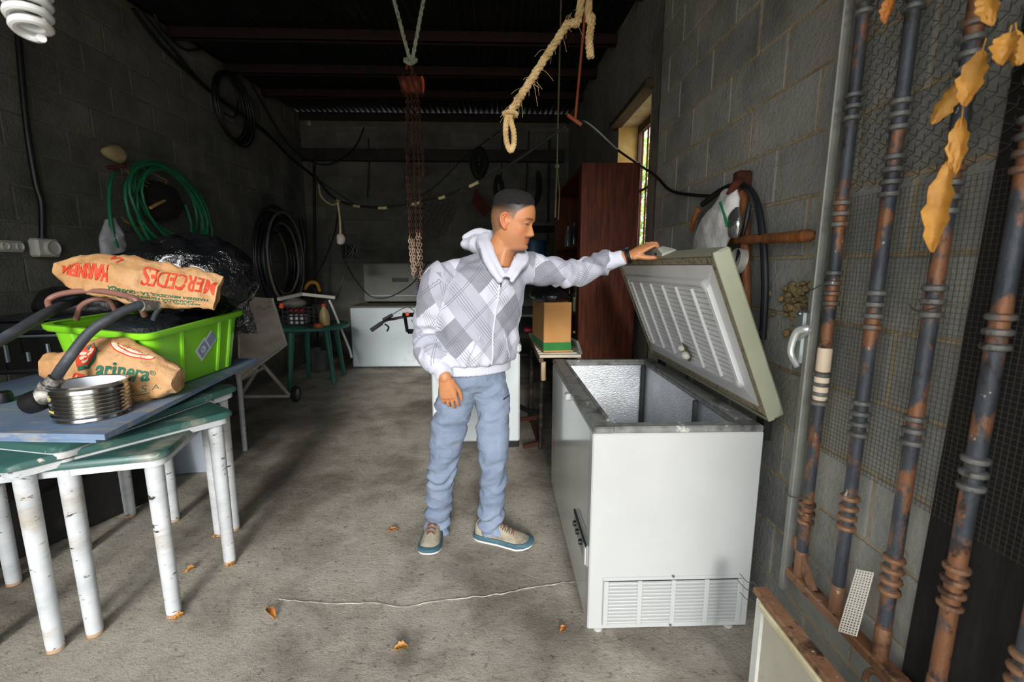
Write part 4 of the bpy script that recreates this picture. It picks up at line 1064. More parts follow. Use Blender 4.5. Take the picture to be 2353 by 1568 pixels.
sk = thing('wall_socket', 'grey white square wall socket at the foot of the conduit', 'socket', (-2.790, 2.948, 1.458))
c_ = Vector((-2.765, 2.931, 1.510))
mb = MB(); mb.box(c_, (.06, .15, .11), bev=.012); bx = mb.build('socket_box', whitep, sk)
mb = MB(); mb.lathe([(.05, 0), (.05, .012), (.042, .016), (.04, .006), (.0, .005)], 24, c_+Vector((.03, .015, 0)), Matrix.Rotation(R(90), 3, 'Y')); mb.build('socket_face', whitep, bx)
sw_ = thing('wall_switch', 'flat white wall fitting with two round sockets beside the conduit', 'socket', (-2.790, 2.748, 1.478))
c_ = Vector((-2.775, 2.739, 1.512)); mb = MB(); mb.box(c_, (.03, .16, .065), bev=.014); bx = mb.build('plate', whitep, sw_)
for dy in (-.04, .04):
    mb = MB(); mb.lathe([(.022, 0), (.02, .008), (.016, .002), (0, .002)], 16, c_+Vector((.015, dy, 0)), Matrix.Rotation(R(90), 3, 'Y')); mb.build('round_socket', whitep, bx)
# green garden hose coil
ghm = M('green_hose', ['#175a3c', '#1f6f49', '#2a8458'], 6, .4, 0, .05, 40)
gh = thing('garden_hose', 'coil of green garden hose hung on a peg of the block wall', 'hose', (-2.720, 3.730, 1.640))
rr = random.Random(4)
peg = Vector((-2.740, 3.514, 2.098))
for i in range(7):
    cy_, cz_ = 3.98+rr.uniform(-.05, .05), 1.93-.04*i*.6; ry, rz_ = .40+rr.uniform(-.03, .05), .25+.022*i; tl = R(-22+rr.uniform(-6, 6))
    pts = [(-2.70+.012*(i % 4)+rr.uniform(0, .01), cy_+ry*math.cos(R(a))*math.cos(tl)-rz_*math.sin(R(a))*math.sin(tl), cz_+ry*math.cos(R(a))*math.sin(tl)+rz_*math.sin(R(a))*math.cos(tl)) for a in range(0, 360, 15)]
    mb = MB(); mb.tube(pts, .012, 10, closed=True); mb.build('hose_loop', ghm, gh)
mb = MB(); mb.tube([(-2.700, 3.439, 2.039), (-2.690, 3.371, 1.882), (-2.670, 3.332, 1.673), (-2.660, 3.339, 1.526)], .013, 10, sm=5); mb.build('hose_tail', ghm, gh)
mb = MB(); mb.tube([(-2.700, 4.176, 1.928), (-2.690, 4.210, 1.784), (-2.670, 4.158, 1.595)], .012, 10, sm=5); mb.build('hose_tail', ghm, gh)
mb = MB(); mb.tube([peg+Vector((-.05, 0, 0)), peg+Vector((.08, 0, .01))], .012, 8); mb.build('peg', rust_m, gh)
ylm = M('yellow_twine', ['#8a6f25', '#b08f35'], 6, .6, bump=0)
tw = thing('yellow_twine', 'strands of yellow twine hanging inside the green hose coil', 'twine', (-2.710, 3.785, 1.778))
for a, b in (((-2.690, 3.556, 2.086), (-2.690, 3.913, 1.996)), ((-2.680, 3.556, 2.068), (-2.690, 3.859, 1.960)), ((-2.690, 3.730, 2.133), (-2.690, 3.973, 2.090)), ((-2.690, 3.973, 2.090), (-2.690, 3.898, 1.993)), ((-2.690, 3.451, 1.744), (-2.690, 3.647, 1.651)), ((-2.690, 3.467, 1.721), (-2.690, 3.684, 1.664)), ((-2.690, 3.659, 2.019), (-2.690, 3.579, 1.866))):
    mb = MB(); mb.tube([a, b], .004, 6); mb.build('strand', ylm, tw)
mb = MB(); mb.tube([(-2.660, 3.705, 1.841), (-2.660, 3.925, 1.947)], .012, 8); solo(mb, 'cane', M('pale_cane', ['#9c7d3c', '#c0a05c'], 6, .6), 'short pale cane tucked into the green hose coil', 'cane')
mb = lump((-2.740, 3.531, 2.200), (.04, .10, .05), 4, .02, 20); solo(mb, 'straw_hat', M('straw_rag', ['#8d7a5a', '#a8946e'], 12, .9, 0, .6, 40), 'bunched straw coloured rag on the peg above the green hose', 'rag')
mb = crumple_bag('b', [((-2.700, 3.330, 1.717), (-2.690, 3.390, 1.738)), ((-2.700, 3.276, 1.625), (-2.680, 3.428, 1.636)), ((-2.700, 3.249, 1.551), (-2.680, 3.451, 1.545)), ((-2.700, 3.271, 1.435), (-2.680, 3.413, 1.436))], bag_m, '', 11, .04, amp=.02)
solo(mb, 'plastic_bag', M('greyish_bag', ['#a9aaad', '#c2c3c5'], 8, .4, 0, .4, 30, .01), 'grey white plastic bag hung under the green hose coil', 'bag')
mb = lump((-2.7, 3.9, 1.92), (.03, .22, .14), 21, .03, 24); solo(mb, 'dark_cloth', M('dark_cloth', ['#0e0b0a', '#1d1411'], 6, .9), 'dark cloth stuffed inside the green hose coil', 'cloth')
# cable coil high on the left wall
cab = M('black_cable', ['#0b0b0c', '#161617'], 5, .5, bump=0)
cc = thing('cable_coil', 'coil of black cable hung high on the left wall', 'cable', (-2.720, 5.128, 2.795))
for i in range(5):
    c_ = Vector((-2.700, 5.108, 3.026)); ry = .46+.02*i; rz_ = .36+.010*i
    mb = MB(); mb.tube([(-2.74+.015*i, c_.y+ry*.62*math.cos(R(a))+.02*math.sin(i*2), c_.z+rz_*.86*math.sin(R(a))-.01*i) for a in range(0, 360, 15)], .011, 8, closed=True); mb.build('cable_loop', cab, cc)
mb = MB(); mb.tube([(-2.680, 5.005, 3.293), (-2.680, 5.156, 3.143), (-2.680, 5.077, 2.916), (-2.680, 4.883, 2.889)], .009, 8, sm=6); mb.build('cable_loop', cab, cc)
def cable(name, pts, r_, label, grp='black cables strung along the left wall', mat=None, sm=8, cat='cable'):
    mb = MB(); mb.tube(pts, r_, 8, sm=sm); return solo(mb, name, mat or cab, label, cat, grp)
cable('cable', [(-2.770, 3.941, 3.343), (-2.760, 4.241, 3.183), (-2.750, 4.854, 3.058), (-2.730, 5.712, 2.980), (-2.700, 6.346, 2.811), (-2.102, 5.600, 2.417)], .016, 'thick black cable slanting from the roof to the iron post')
cable('cable', [(-2.770, 4.016, 3.381), (-2.760, 4.328, 3.237), (-2.750, 4.921, 3.041), (-2.740, 5.835, 2.991)], .010, 'thinner black cable running beside the thick slanting one')
cable('cable', [(-2.770, 4.136, 3.473), (-2.770, 4.257, 3.339), (-2.770, 4.551, 3.315), (-2.770, 4.898, 3.511)], .010, 'black cable sagging just under the roof edge')
cable('cable', [(-2.760, 5.494, 3.524), (-2.740, 5.880, 3.247), (-2.700, 6.432, 2.940), (-2.135, 6.000, 2.640), (-1.955, 6.600, 2.958), (-1.869, 6.900, 3.328)], .010, 'black cable drooping from the coil across the far corner')
cable('cable', [(-1.826, 6.940, 3.199), (-1.832, 6.940, 2.833), (-1.880, 6.940, 2.380)], .010, 'short black cable hanging down the far block wall')
# coil of black hose standing in the far left corner
hk = thing('hose_coil', 'big coil of black irrigation hose in the far corner', 'hose', (-2.660, 5.639, 0.991))
rr = random.Random(8)
for i in range(15):
    c_ = Vector((-2.620, 5.641, 1.486)); rz_ = .30+.026*(i % 9)+rr.uniform(-.02, .02); ry = .9*rz_+.08
    pts = [(-2.62+.03*(i % 6)-.05, c_.y+rr.uniform(-.01, .01)+ry*math.cos(R(a)), c_.z-.01*(i % 5)+rz_*1.25*math.sin(R(a))) for a in range(0, 360, 15)]
    mb = MB(); mb.tube(pts, .013, 8, closed=True); mb.build('hose_loop', hose_b if i % 5 else M('dusty_hose', ['#5b564c', '#6f695d'], 6, .6), hk)
mb = MB(); mb.tube([(-2.370, 6.300, 2.706), (-2.465, 6.300, 1.178), (-2.5, 6.3, 0)], .02, 8); solo(mb, 'iron_post', M('black_iron', ['#0d0c0b', '#1a1715'], 5, .7, .3), 'thin black iron post standing by the far hose coil', 'post')
mb = hose('', [(-2.578, 6.250, 2.030), (-2.534, 6.220, 1.693), (-2.587, 6.200, 1.239), (-2.584, 6.200, 0.891)], .025, hose_b, ''); solo(mb, 'hose_length', hose_b, 'length of thick black hose hanging beside the iron post', 'hose')
mb = MB(); mb.tube([(-2.528, 6.100, 1.100), (-2.446, 6.080, 1.185), (-2.365, 6.100, 1.173), (-2.340, 6.120, 1.070)], [.02, .025, .022, .02], 8, sm=4); solo(mb, 'yellow_hook', M('yellow_grip', ['#8a5e18', '#b57f22'], 6, .6), 'curved yellow hook lying against the hose coil', 'hook')
# ================================================================ roof hangings
jute = M('jute_rope', ['#9c7f52', '#b89a68', '#cdb284'], 22, .9, 0, .8, 80, .008)
nr_ = thing('hemp_rope', 'thick frayed hemp rope ending in a loop hung from the roof', 'rope', (0.054, 1.900, 1.845))
def twisted(mb, pts, r_, turns, strands=3, n=7, sm=10):
    P = spline(pts, sm); fr = frames(P); L = len(P)
    for s in range(strands):
        q = [p+(a*math.cos(2*PI*(turns*i/L+s/strands))+b*math.sin(2*PI*(turns*i/L+s/strands)))*r_*.52 for i, (p, (t_, a, b)) in enumerate(zip(P, fr))]
        mb.tube(q, r_*.56, n)
top = Vector((0.325, 1.900, 2.403))
mb = MB(); twisted(mb, [Vector((top.x+.02, top.y+.1, roof_z(2.0)-.06)), top, (0.267, 1.900, 2.303), (0.177, 1.900, 2.172), (0.102, 1.900, 2.062), (0.051, 1.900, 1.987)], .0165, 12); mb.build('rope_run', jute, nr_)
mb = MB(); twisted(mb, [(0.044, 1.890, 1.984), (0.037, 1.885, 1.938), (0.040, 1.885, 1.882), (0.056, 1.885, 1.848), (0.069, 1.885, 1.874), (0.067, 1.885, 1.922), (0.054, 1.885, 1.967), (0.064, 1.890, 1.991)], .011, 10); mb.build('loop', jute, nr_)
mb = MB(); twisted(mb, [(0.030, 1.895, 1.986), (0.054, 1.875, 1.989), (0.078, 1.890, 1.984), (0.057, 1.915, 1.982), (0.030, 1.895, 1.986)], .010, 6); mb.build('knot', jute, nr_)
rr = random.Random(2); mb = MB()
for i in range(46):
    t_ = rr.random()**.8; p = Vector((0.299, 1.900, 2.364)).lerp(Vector((0.048, 1.900, 1.987)), t_); d = Vector((rr.gauss(0, 1), rr.gauss(0, .5), rr.gauss(-.6, .6))).normalized(); l_ = rr.uniform(.02, .075)
    mb.tube([p, p+d*l_*.5, p+d*l_+Vector((0, 0, -l_*.4))], .0007, 4, sm=3)
mb.build('frayed_fibres', jute, nr_, kind='stuff')
mb = MB(); twisted(mb, [Vector((top.x+.03, top.y+.1, roof_z(2.0)-.06)), (0.355, 1.920, 2.405), (0.370, 1.920, 2.345), (0.362, 1.920, 2.268), (0.369, 1.920, 2.206)], .016, 8); mb.build('rope_tail', jute, nr_)
tr_ = thing('rusty_hook_rod', 'thin rusty rod with a crossbar hanging from the roof', 'rod', (0.426, 2.600, 2.168))
q = Vector((0.471, 2.600, 2.771))
mb = MB(); mb.tube([Vector((q.x+.02, q.y, roof_z(2.6)-.03)), q, (0.426, 2.600, 2.185)], .007, 8); mb.build('rod', M('bright_rust', ['#8a3f22', '#a85a34'], 9, .8, .1), tr_)
mb = MB(); mb.tube([(0.383, 2.600, 2.202), (0.460, 2.600, 2.153)], .010, 8); mb.build('crossbar', MATS['bright_rust'], tr_)
mb = MB(); mb.tube([Vector((.47, 3.6, roof_z(3.6)-.03)), (0.460, 3.600, 2.462), (0.458, 3.600, 2.153), (0.451, 3.600, 1.770)], .006, 6); mb.ball((0.458, 3.600, 2.146), .018, 10); mb.tube([(0.458, 3.600, 2.146), (0.481, 3.600, 1.963), (0.475, 3.600, 1.753)], .004, 6)
solo(mb, 'knotted_string', M('old_string', ['#5f5340', '#776a52'], 9, .9), 'thin knotted string hanging from the roof beside the wardrobe', 'string')
# chain hoist
ch = thing('chain_hoist', 'rusty chain hoist hanging from the roof by green white rope', 'chain hoist', (-0.567, 3.200, 1.196))
ropeg = M('green_white_rope', ['#6e7a62', '#a8ab98', '#4f5a46'], 40, .8, 0, .5, 90)
q = Vector((-0.545, 3.200, 2.677))
for u in ((-0.640, 3.200, 3.054), (-0.455, 3.200, 3.057)):
    a = Vector(u); d = a-q; e = q+d*((roof_z(3.3)-.02-q.z)/d.z); mb = MB(); twisted(mb, [e, a, q], .014, 14); mb.build('sling_rope', ropeg, ch)
mb = MB(); twisted(mb, [q+Vector((-.04, 0, .03)), q+Vector((.0, -.03, 0)), q+Vector((.03, 0, .03)), q+Vector((0, .03, .05)), q+Vector((-.04, 0, .03))], .014, 5); mb.build('rope_knot', ropeg, ch)
hm = M('rusty_red_iron', ['#3a1a12', '#5c2717', '#7a3218'], 9, .7, .3, .4)
hc_ = Vector((-0.549, 3.200, 2.560)); mb = MB()
for dx, r_ in ((-.045, .065), (.035, .07)): mb.lathe([(.02, -.022), (r_, -.022), (r_*.84, -.008), (r_*.84, .008), (r_, .022), (.02, .022)], 24, hc_+Vector((dx, 0, 0)), Matrix.Rotation(R(70), 3, 'Y'))
mb.box(hc_, (.13, .05, .10), bev=.01); mb.build('pulley_block', hm, ch)
mb = MB(); mb.tube([hc_+Vector((0, 0, .05)), hc_+Vector((.01, 0, .09)), hc_+Vector((-.015, 0, .12)), hc_+Vector((-.03, 0, .09))], .009, 8, sm=5); mb.build('top_hook', hm, ch)
mb = MB(); mb.tube([hc_+Vector((.065+.012*math.sin(R(a)), 0, .05*math.cos(R(a)))) for a in range(10, 171, 20)], .010, 8); mb.build('guard', M('orange_rust', ['#a03c1c', '#c2502a'], 6, .6), ch)
chm = M('rusty_chain', ['#2c1912', '#462a1e', '#5c3d2e'], 20, .6, .5, .3)
def chain(pts, lk=.030, r_=.0032):
    P = spline(pts, 30); L = [0]
    for a, b in zip(P, P[1:]): L.append(L[-1]+(b-a).length)
    mb = MB(); n = int(L[-1]/(lk*.72)); j = 0
    for i in range(n):
        d = (i+.5)*lk*.72
        while j < len(L)-2 and L[j+1] < d: j += 1
        p = P[j].lerp(P[j+1], (d-L[j])/max(1e-6, L[j+1]-L[j])); t_ = (P[j+1]-P[j]).normalized(); a = (Vector((1, 0, 0)) if i % 2 else Vector((0, 1, 0))); a = (a-t_*a.dot(t_)).normalized()
        mb.tube([p+t_*(lk*.5*math.sin(R(k)))+a*(lk*.30*math.cos(R(k))) for k in range(0, 360, 45)], r_, 5, closed=True)
    return mb
for k, (dx, dy, z1) in enumerate(((-.045, 0, 1.50), (-.038, .02, 1.62), (.005, -.01, 1.25), (.035, .0, 1.36), (.062, .0, 2.0))):
    zt = hc_.z-.03
    chain([hc_+Vector((dx*.6, dy, -.03)), hc_+Vector((dx, dy, -.5)), (hc_.x+dx*.8, hc_.y+dy, z1)]).build('chain', chm, ch, kind='stuff')
for k in range(7):
    a = R(k*51); x = hc_.x-.012+.035*math.cos(a); y = hc_.y+.03*math.sin(a)
    chain([(x, y, 1.62-.02*(k % 3)), (x+.006, y, 1.45), (x*.5+hc_.x*.5, y, 1.30+.05*(k % 4))]).build('chain_bunch', M('worn_chain', ['#7a6354', '#a98f7c', '#c2ad9b'], 20, .6, .4, .3), ch, kind='stuff')
# bundle of old wires strung across the room
wm = M('taped_wire', ['#1f1f1d', '#2e2d29'], 6, .6, bump=0, spots=[('#c9b892', 10, .64, .03)])
wb_ = thing('wire_bundle', 'sagging bundle of taped wires strung across the shed', 'cable', (-1.029, 4.300, 1.913))
W = [(-2.026, 5.400, 2.395), (-1.732, 5.000, 2.126), (-1.464, 4.700, 2.001), (-1.029, 4.300, 1.920), (-0.565, 3.950, 1.936), (-0.278, 3.750, 1.992), (0.094, 3.500, 2.129), (0.477, 3.250, 2.337)]
W2 = [(-2.027, 5.400, 2.381), (-1.684, 5.000, 2.170), (-1.337, 4.700, 1.984), (-0.971, 4.400, 1.964), (-0.656, 4.600, 2.113), (-0.332, 5.200, 2.570), (0.051, 5.800, 3.006)]
mb = MB(); mb.tube(W, .009, 8, sm=8); mb.build('wire', wm, wb_)
mb = MB(); mb.tube([Vector(p)+Vector((0, .01, .012)) for p in W], .005, 6, sm=8); mb.build('wire', wm, wb_)
mb = MB(); mb.tube(W2, .006, 6, sm=8); mb.build('wire', wm, wb_)
mb = MB(); mb.tube([(0.477, 3.250, 2.337), (0.591, 3.200, 2.346), (1.040, 4.076, 2.380), (1.050, 3.168, 2.011), (1.050, 2.796, 1.841), (1.040, 2.232, 1.729)], .009, 8, sm=8); mb.build('wire', cab, wb_)
tape = M('pale_tape', ['#bca774', '#d6c596'], 9, .7, bump=0)
Ps = spline(W, 10)
for i in (14, 22, 29, 36, 43, 52):
    mb = MB(); mb.tube([Ps[i], Ps[i+1], Ps[i+2]], .0125, 8); mb.build('tape_wrap', tape, wb_)
mb = MB(); mb.tube([(-1.887, 5.100, 2.251), (-1.831, 5.000, 2.117), (-1.720, 4.950, 2.032), (-1.636, 4.900, 2.034)], .008, 6, sm=5); mb.tube([(-1.598, 4.800, 2.030), (-1.586, 4.800, 1.864), (-1.591, 4.800, 1.714)], .010, 6, sm=5); mb.build('hanging_end', tape, wb_)
mb = lump((-1.594, 4.800, 1.670), (.035, .03, .05), 6, .02, 16); mb.build('taped_knot', M('white_tape', ['#b5ada0', '#d0c9bd'], 12, .8), wb_)
# ================================================================ far end: freezer, table, wheelbarrow, bike
pale = M('pale_grey_enamel', ['#cbd5d9', '#d6dfe2'], 3, .3, 0, .03, 30, spots=[('#8a8673', 5, .66, .1), ('#a59a82', 2, .60, .2)])
bf = thing('chest_freezer', 'pale chest freezer with its lid raised, against the far block wall', 'freezer', (-1.36, 6.5, 0))
mb = MB(); mb.box((-1.36, 6.5, .43), (1.28, .54, .82), bev=.012); mb.build('cabinet_body', pale, bf)
mb = MB(); mb.box((-1.36, 6.5, .852), (1.26, .52, .028), bev=.008); mb.build('rim', M('dusty_rim', ['#4d4a40', '#7a7463'], 6, .8), bf)
lidm = M('dull_grey_lid', ['#77786e', '#86877c'], 4, .6, 0, .05, 30)
mb = MB(); mb.box((-1.34, 6.83, 1.16), (1.24, .06, .56), (R(-3), 0, 0), bev=.012); lp = mb.build('raised_lid', lidm, bf)
mb = MB(); mb.box((-1.42, 6.795, 1.20), (.24, .012, .055), bev=.003); mb.build('lid_badge', M('dark_badge', ['#2b2c29', '#3a3b38'], 6, .5), lp)
mb = MB(); mb.box((-1.34, 6.79, .97), (1.1, .012, .012), bev=.002); mb.build('lid_trim', pale, lp)
for x in (-1.92, -.8):
    mb = MB(); mb.box((x, 6.3, .012), (.06, .06, .024)); mb.build('foot', black_m, bf, smooth=False)
notice = thing('paper_notice', 'faded blue and white paper notice hung beside the raised freezer lid', 'notice', (-1.111, 6.720, 0.908))
mb = MB(); mb.box((-1.119, 6.740, 1.160), (.19, .004, .34)); mb.build('sheet', M('notice_paper', ['#7d8694', '#8f97a3'], 9, .8, bump=0), notice, smooth=False)
for k in range(7):
    mb = MB(); c_ = Vector((-1.119, 6.740, 1.160)); mb.box(c_+Vector((0, -.004, .12-.035*k)), (.15, .003, .012)); mb.build('print_line', M('notice_blue', ['#3d4a6b', '#4c5878'], 5, .8, bump=0), notice, smooth=False)
mb = MB(); mb.tube([(-1.823, 5.600, 1.461), (-1.747, 5.700, 1.251), (-1.600, 5.800, 1.031), (-1.383, 5.800, 1.009), (-1.162, 5.800, 1.112), (-1.005, 5.800, 1.248), (-0.881, 6.000, 1.465)], .008, 8, sm=6); mb.tube([(-1.848, 5.600, 2.066), (-1.796, 5.600, 1.665), (-1.823, 5.600, 1.461)], .008, 8, sm=4)
solo(mb, 'power_cord', cab, 'black power cord looping in front of the raised freezer lid', 'cable')
mb = MB()
for k in range(5): mb.tube([Vector((-1.775, 5.600, 1.573))+Vector((.06*math.cos(R(a))*(1+.15*k), .02*k, .075*math.sin(R(a)+k))) for a in range(0, 360, 24)], .011, 7, closed=True)
solo(mb, 'cord_bundle', cab, 'knotted bundle of black cord hanging beside the far freezer', 'cable')
mb = MB(); mb.tube([(-1.794, 5.600, 1.435), (-1.875, 5.600, 1.202), (-1.920, 5.500, 1.000)], .01, 7, sm=4); mb.tube([(-2.433, 6.200, 1.239), (-2.213, 6.000, 1.465), (-1.996, 5.800, 1.779), (-1.825, 5.500, 2.054)], .008, 6, sm=5); solo(mb, 'thin_cord', cab, 'thin black cord slanting from the iron post up to the wires', 'cable')
# second white freezer, behind the man
f2 = thing('chest_freezer', 'closed white chest freezer on black feet right behind the man', 'freezer', (-.17, 3.66, 0))
white2 = M('white_enamel_two', ['#c9d1d2', '#d6dcdc'], 3, .3, 0, .03, 30, spots=[('#b3b7b0', 3, .62, .2)])
mb = MB(); mb.box((-.165, 3.66, .40), (.67, .58, .70), bev=.012); mb.build('cabinet_body', white2, f2)
mb = MB(); mb.box((-.165, 3.66, .79), (.69, .60, .07), bev=.015); mb.build('lid', white2, f2)
for x in (-.44, .12):
    for y in (3.42, 3.9):
        mb = MB(); mb.box((x, y, .026), (.09, .08, .052), bev=.006); mb.build('foot', black_m, f2)
# green plastic table
gp = M('green_plastic_table', ['#2d6a5b', '#3a7a6a'], 5, .5, 0, .1, 40, spots=[('#7d8a80', 5, .62, .15)])
gt = thing('round_table', 'dusty green plastic table with tapered legs beside the far hose coil', 'table', (-2.22, 5.45, 0))
mb = MB(); mb.lathe([(.30, .675), (.42, .675), (.43, .685), (.43, .71), (.42, .72), (.0, .72)], 36, (-2.22, 5.48, 0)); mb.build('table_top', gp, gt)
for (x, y) in ((-1.95, 5.34), (-2.40, 5.72), (-2.35, 5.07), (-2.0, 5.85)):
    d = (Vector((x, y, 0))-Vector((-2.22, 5.46, 0)))*.22; mb = MB(); mb.limb([(x, y, .012), (x-d.x, y-d.y, .67)], [.024, .036], None, (0, 1, 0), 14, 4); mb.build('leg', gp, gt)
TB = .722
cr = thing('plastic_crate', 'black plastic mesh crate with red and white things on the green table', 'crate', (-2.25, 5.42, TB))
for (c_, s_) in (((-2.25, 5.28), (.42, .012)), ((-2.25, 5.56), (.42, .012)), ((-2.46, 5.42), (.012, .28)), ((-2.04, 5.42), (.012, .28))):
    for k in range(5):
        mb = MB(); mb.box((c_[0], c_[1], TB+.012+k*.05), (s_[0], s_[1], .012)); mb.build('rail', black_m, cr, smooth=False)
for k in range(8):
    for y in (5.28, 5.56):
        mb = MB(); mb.box((-2.455+k*.0586, y, TB+.11), (.012, .013, .22)); mb.build('upright', black_m, cr, smooth=False)
mb = MB(); mb.box((-2.25, 5.42, TB+.008), (.42, .28, .012)); mb.build('base', black_m, cr, smooth=False)
mb = lump((-2.33, 5.40, TB+.165), (.11, .09, .035), 5, .015, 18); solo(mb, 'red_rag', M('red_cloth', ['#7a1512', '#9b211b'], 8, .85), 'dark red rag lying in the black crate', 'rag')
mb = MB(); mb.box((-2.33, 5.40, TB+.068), (.2, .16, .11), bev=.01); solo(mb, 'white_box', M('white_carton', ['#b9bbbd', '#cdcfd0'], 6, .7), 'white carton in the bottom of the black crate', 'box')
bt = thing('plastic_bottle', 'yellowish plastic bottle with a red cap on the green table', 'bottle', (-1.98, 5.3, TB))
mb = MB(); mb.lathe([(.045, 0), (.055, .01), (.055, .12), (.045, .17), (.02, .215), (.018, .225)], 20, (-1.98, 5.26, TB)); mb.build('bottle_body', M('yellowed_pe', ['#9c8a56', '#b5a26c'], 8, .4), bt)
mb = MB(); mb.lathe([(.022, .222), (.022, .25), (.018, .253)], 16, (-1.98, 5.26, TB)); mb.build('cap', M('red_cap', ['#c4301c', '#d63e28'], 5, .4, bump=0), bt)
mb = MB(); mb.lathe([(.045, 0), (.052, .006), (.05, .045), (.03, .05), (0, .05)], 18, (-2.0, 5.12, TB)); solo(mb, 'orange_dish', M('orange_plastic', ['#b5541a', '#cc6a26'], 5, .5, bump=0), 'orange plastic dish on the edge of the green table', 'dish')
mb = MB(); mb.box((-2.43, 5.22, TB+.235), (.05, .05, .06), (0, R(20), 0), bev=.01); solo(mb, 'orange_block', M('orange_red', ['#c44a24', '#d65a32'], 5, .5, bump=0), 'small orange block beside the grey cloth on the crate', 'block')
mb = lump((-2.33, 5.30, TB+.26), (.13, .10, .045), 12, .02, 20); solo(mb, 'grey_rag', M('dusty_cloth', ['#55544c', '#6b6a60'], 8, .9, 0, .6, 40), 'dusty grey rag draped over the black crate', 'rag')
fr_ = thing('angle_bar', 'bent white metal angle bar lying above the crate', 'bar', (-2.2, 5.5, TB+.24))
fwm = M('cream_frame', ['#a9a698', '#bbb8ab'], 6, .6)
mb = MB(); mb.beam((-2.452, 5.200, 1.033), (-2.319, 5.500, 1.073), .05, .035); mb.build('rail', fwm, fr_, smooth=False)
mb = MB(); mb.beam((-2.319, 5.500, 1.073), (-1.964, 5.600, 1.024), .05, .035); mb.build('rail', fwm, fr_, smooth=False)
mb = MB(); mb.tube([(-2.002, 5.500, 1.000), (-1.976, 5.500, 0.937), (-1.807, 5.550, 0.383), (-1.791, 5.550, 0.290)], .014, 8); solo(mb, 'white_pole', M('pale_pole', ['#b9bab6', '#cbccc8'], 6, .5), 'thin white pole leaning between the green table and the far freezer', 'pole')
mb = MB(); mb.lathe([(.10, 0), (.12, .01), (.13, .28), (.135, .29), (.125, .29), (.11, .02), (0, .02)], 22, (-2.42, 6.15, 0)); solo(mb, 'bucket', M('grey_bucket', ['#4d4f4c', '#60625e'], 5, .6), 'grey bucket on the floor under the green table', 'bucket')
mb = lump((-2.36, 6.5, .06), (.24, .16, .06), 17, .03, 24); solo(mb, 'scrap_heap', M('brown_scrap', ['#4a3a2a', '#6b5741', '#8c7d66'], 14, .9, 0, .6, 30), 'low heap of brown scrap behind the green table', 'scrap heap')
# wheelbarrow
wbr = thing('wheelbarrow', 'cement crusted wheelbarrow tipped on end behind the stacked tables', 'wheelbarrow', (-2.05, 4.2, 0))
conc = M('cement_crust', ['#b3a99d', '#c6bdb1', '#d3cabf'], 5, .9, 0, .6, 26, .012, spots=[('#7d4a3a', 3.2, .60, .1)], stretch=(1, 1, 2.2), rot=(0, R(35), 0))
T = [Vector((-1.982, 3.550, 1.176)), Vector((-2.025, 4.150, 1.115)), Vector((-1.909, 4.100, 0.704)), Vector((-2.007, 3.500, 0.534))]
nb = (T[1]-T[0]).cross(T[3]-T[0]).normalized(); nb = nb if nb.y < 0 else -nb
def tubf(a, b, e=0):
    p = T[0].lerp(T[1], a).lerp(T[3].lerp(T[2], a), b); return p+nb*(.10*math.sin(PI*a)*math.sin(PI*b)**.7-e+.006*nz(p, 14, 3))
mb = MB(); mb.grid(lambda a, b: tubf(a, b), 18, 18); mb.grid(lambda a, b: tubf(a, b, .012), 18, 18)
for fix in (0, 1):
    mb.grid(lambda a, b: tubf(fix, a, .012*b), 18, 2); mb.grid(lambda a, b: tubf(a, fix, .012*b), 18, 2)
mb.build('tub', conc, wbr, ang=50)
mb = MB(); mb.tube([tubf(1, k/10, .01) for k in range(11)]+[tubf(1-k/8, 1, .01) for k in range(1, 9)], .012, 8); mb.build('rolled_lip', conc, wbr)
wtm = M('whitish_tube', ['#a19a8e', '#b5aea2'], 8, .7, 0, .3, 50, spots=[('#6b4a3a', 9, .64, .08)])
for a, b in (((-2.225, 4.300, 0.478), (-2.121, 4.550, 0.106)), ((-2.122, 4.550, 0.093), (-2.420, 4.250, 0.179)), ((-2.224, 4.200, 0.459), (-2.389, 4.200, 0.223)), ((-2.294, 4.000, 0.398), (-2.219, 4.300, 0.449))):
    mb = MB(); mb.tube([a, b], .017, 10); mb.build('frame_tube', wtm, wbr)
mb = MB(); mb.tube([(-1.951, 3.400, 0.606), (-1.934, 3.380, 0.537), (-1.945, 3.385, .0)], .018, 10); mb.build('leg', leg_m, wbr)
wc = Vector((-2.10, 4.66, .085)); wr_ = Matrix.Rotation(R(90), 3, 'Y')@Matrix.Rotation(R(0), 3, 'X')
mb = MB(); mb.lathe([(.055, -.022), (.078, -.022), (.085, -.012), (.085, .012), (.078, .022), (.055, .022)], 24, wc, wr_, closed=True); mb.build('tyre', M('tyre_black', ['#141414', '#222120'], 5, .8), wbr)
mb = MB(); mb.lathe([(.012, -.028), (.02, -.025), (.056, -.018), (.056, .018), (.02, .025), (.012, .028)], 18, wc, wr_); mb.build('wheel_hub', M('grey_hub', ['#77756f', '#8d8b85'], 5, .5, .5), wbr)
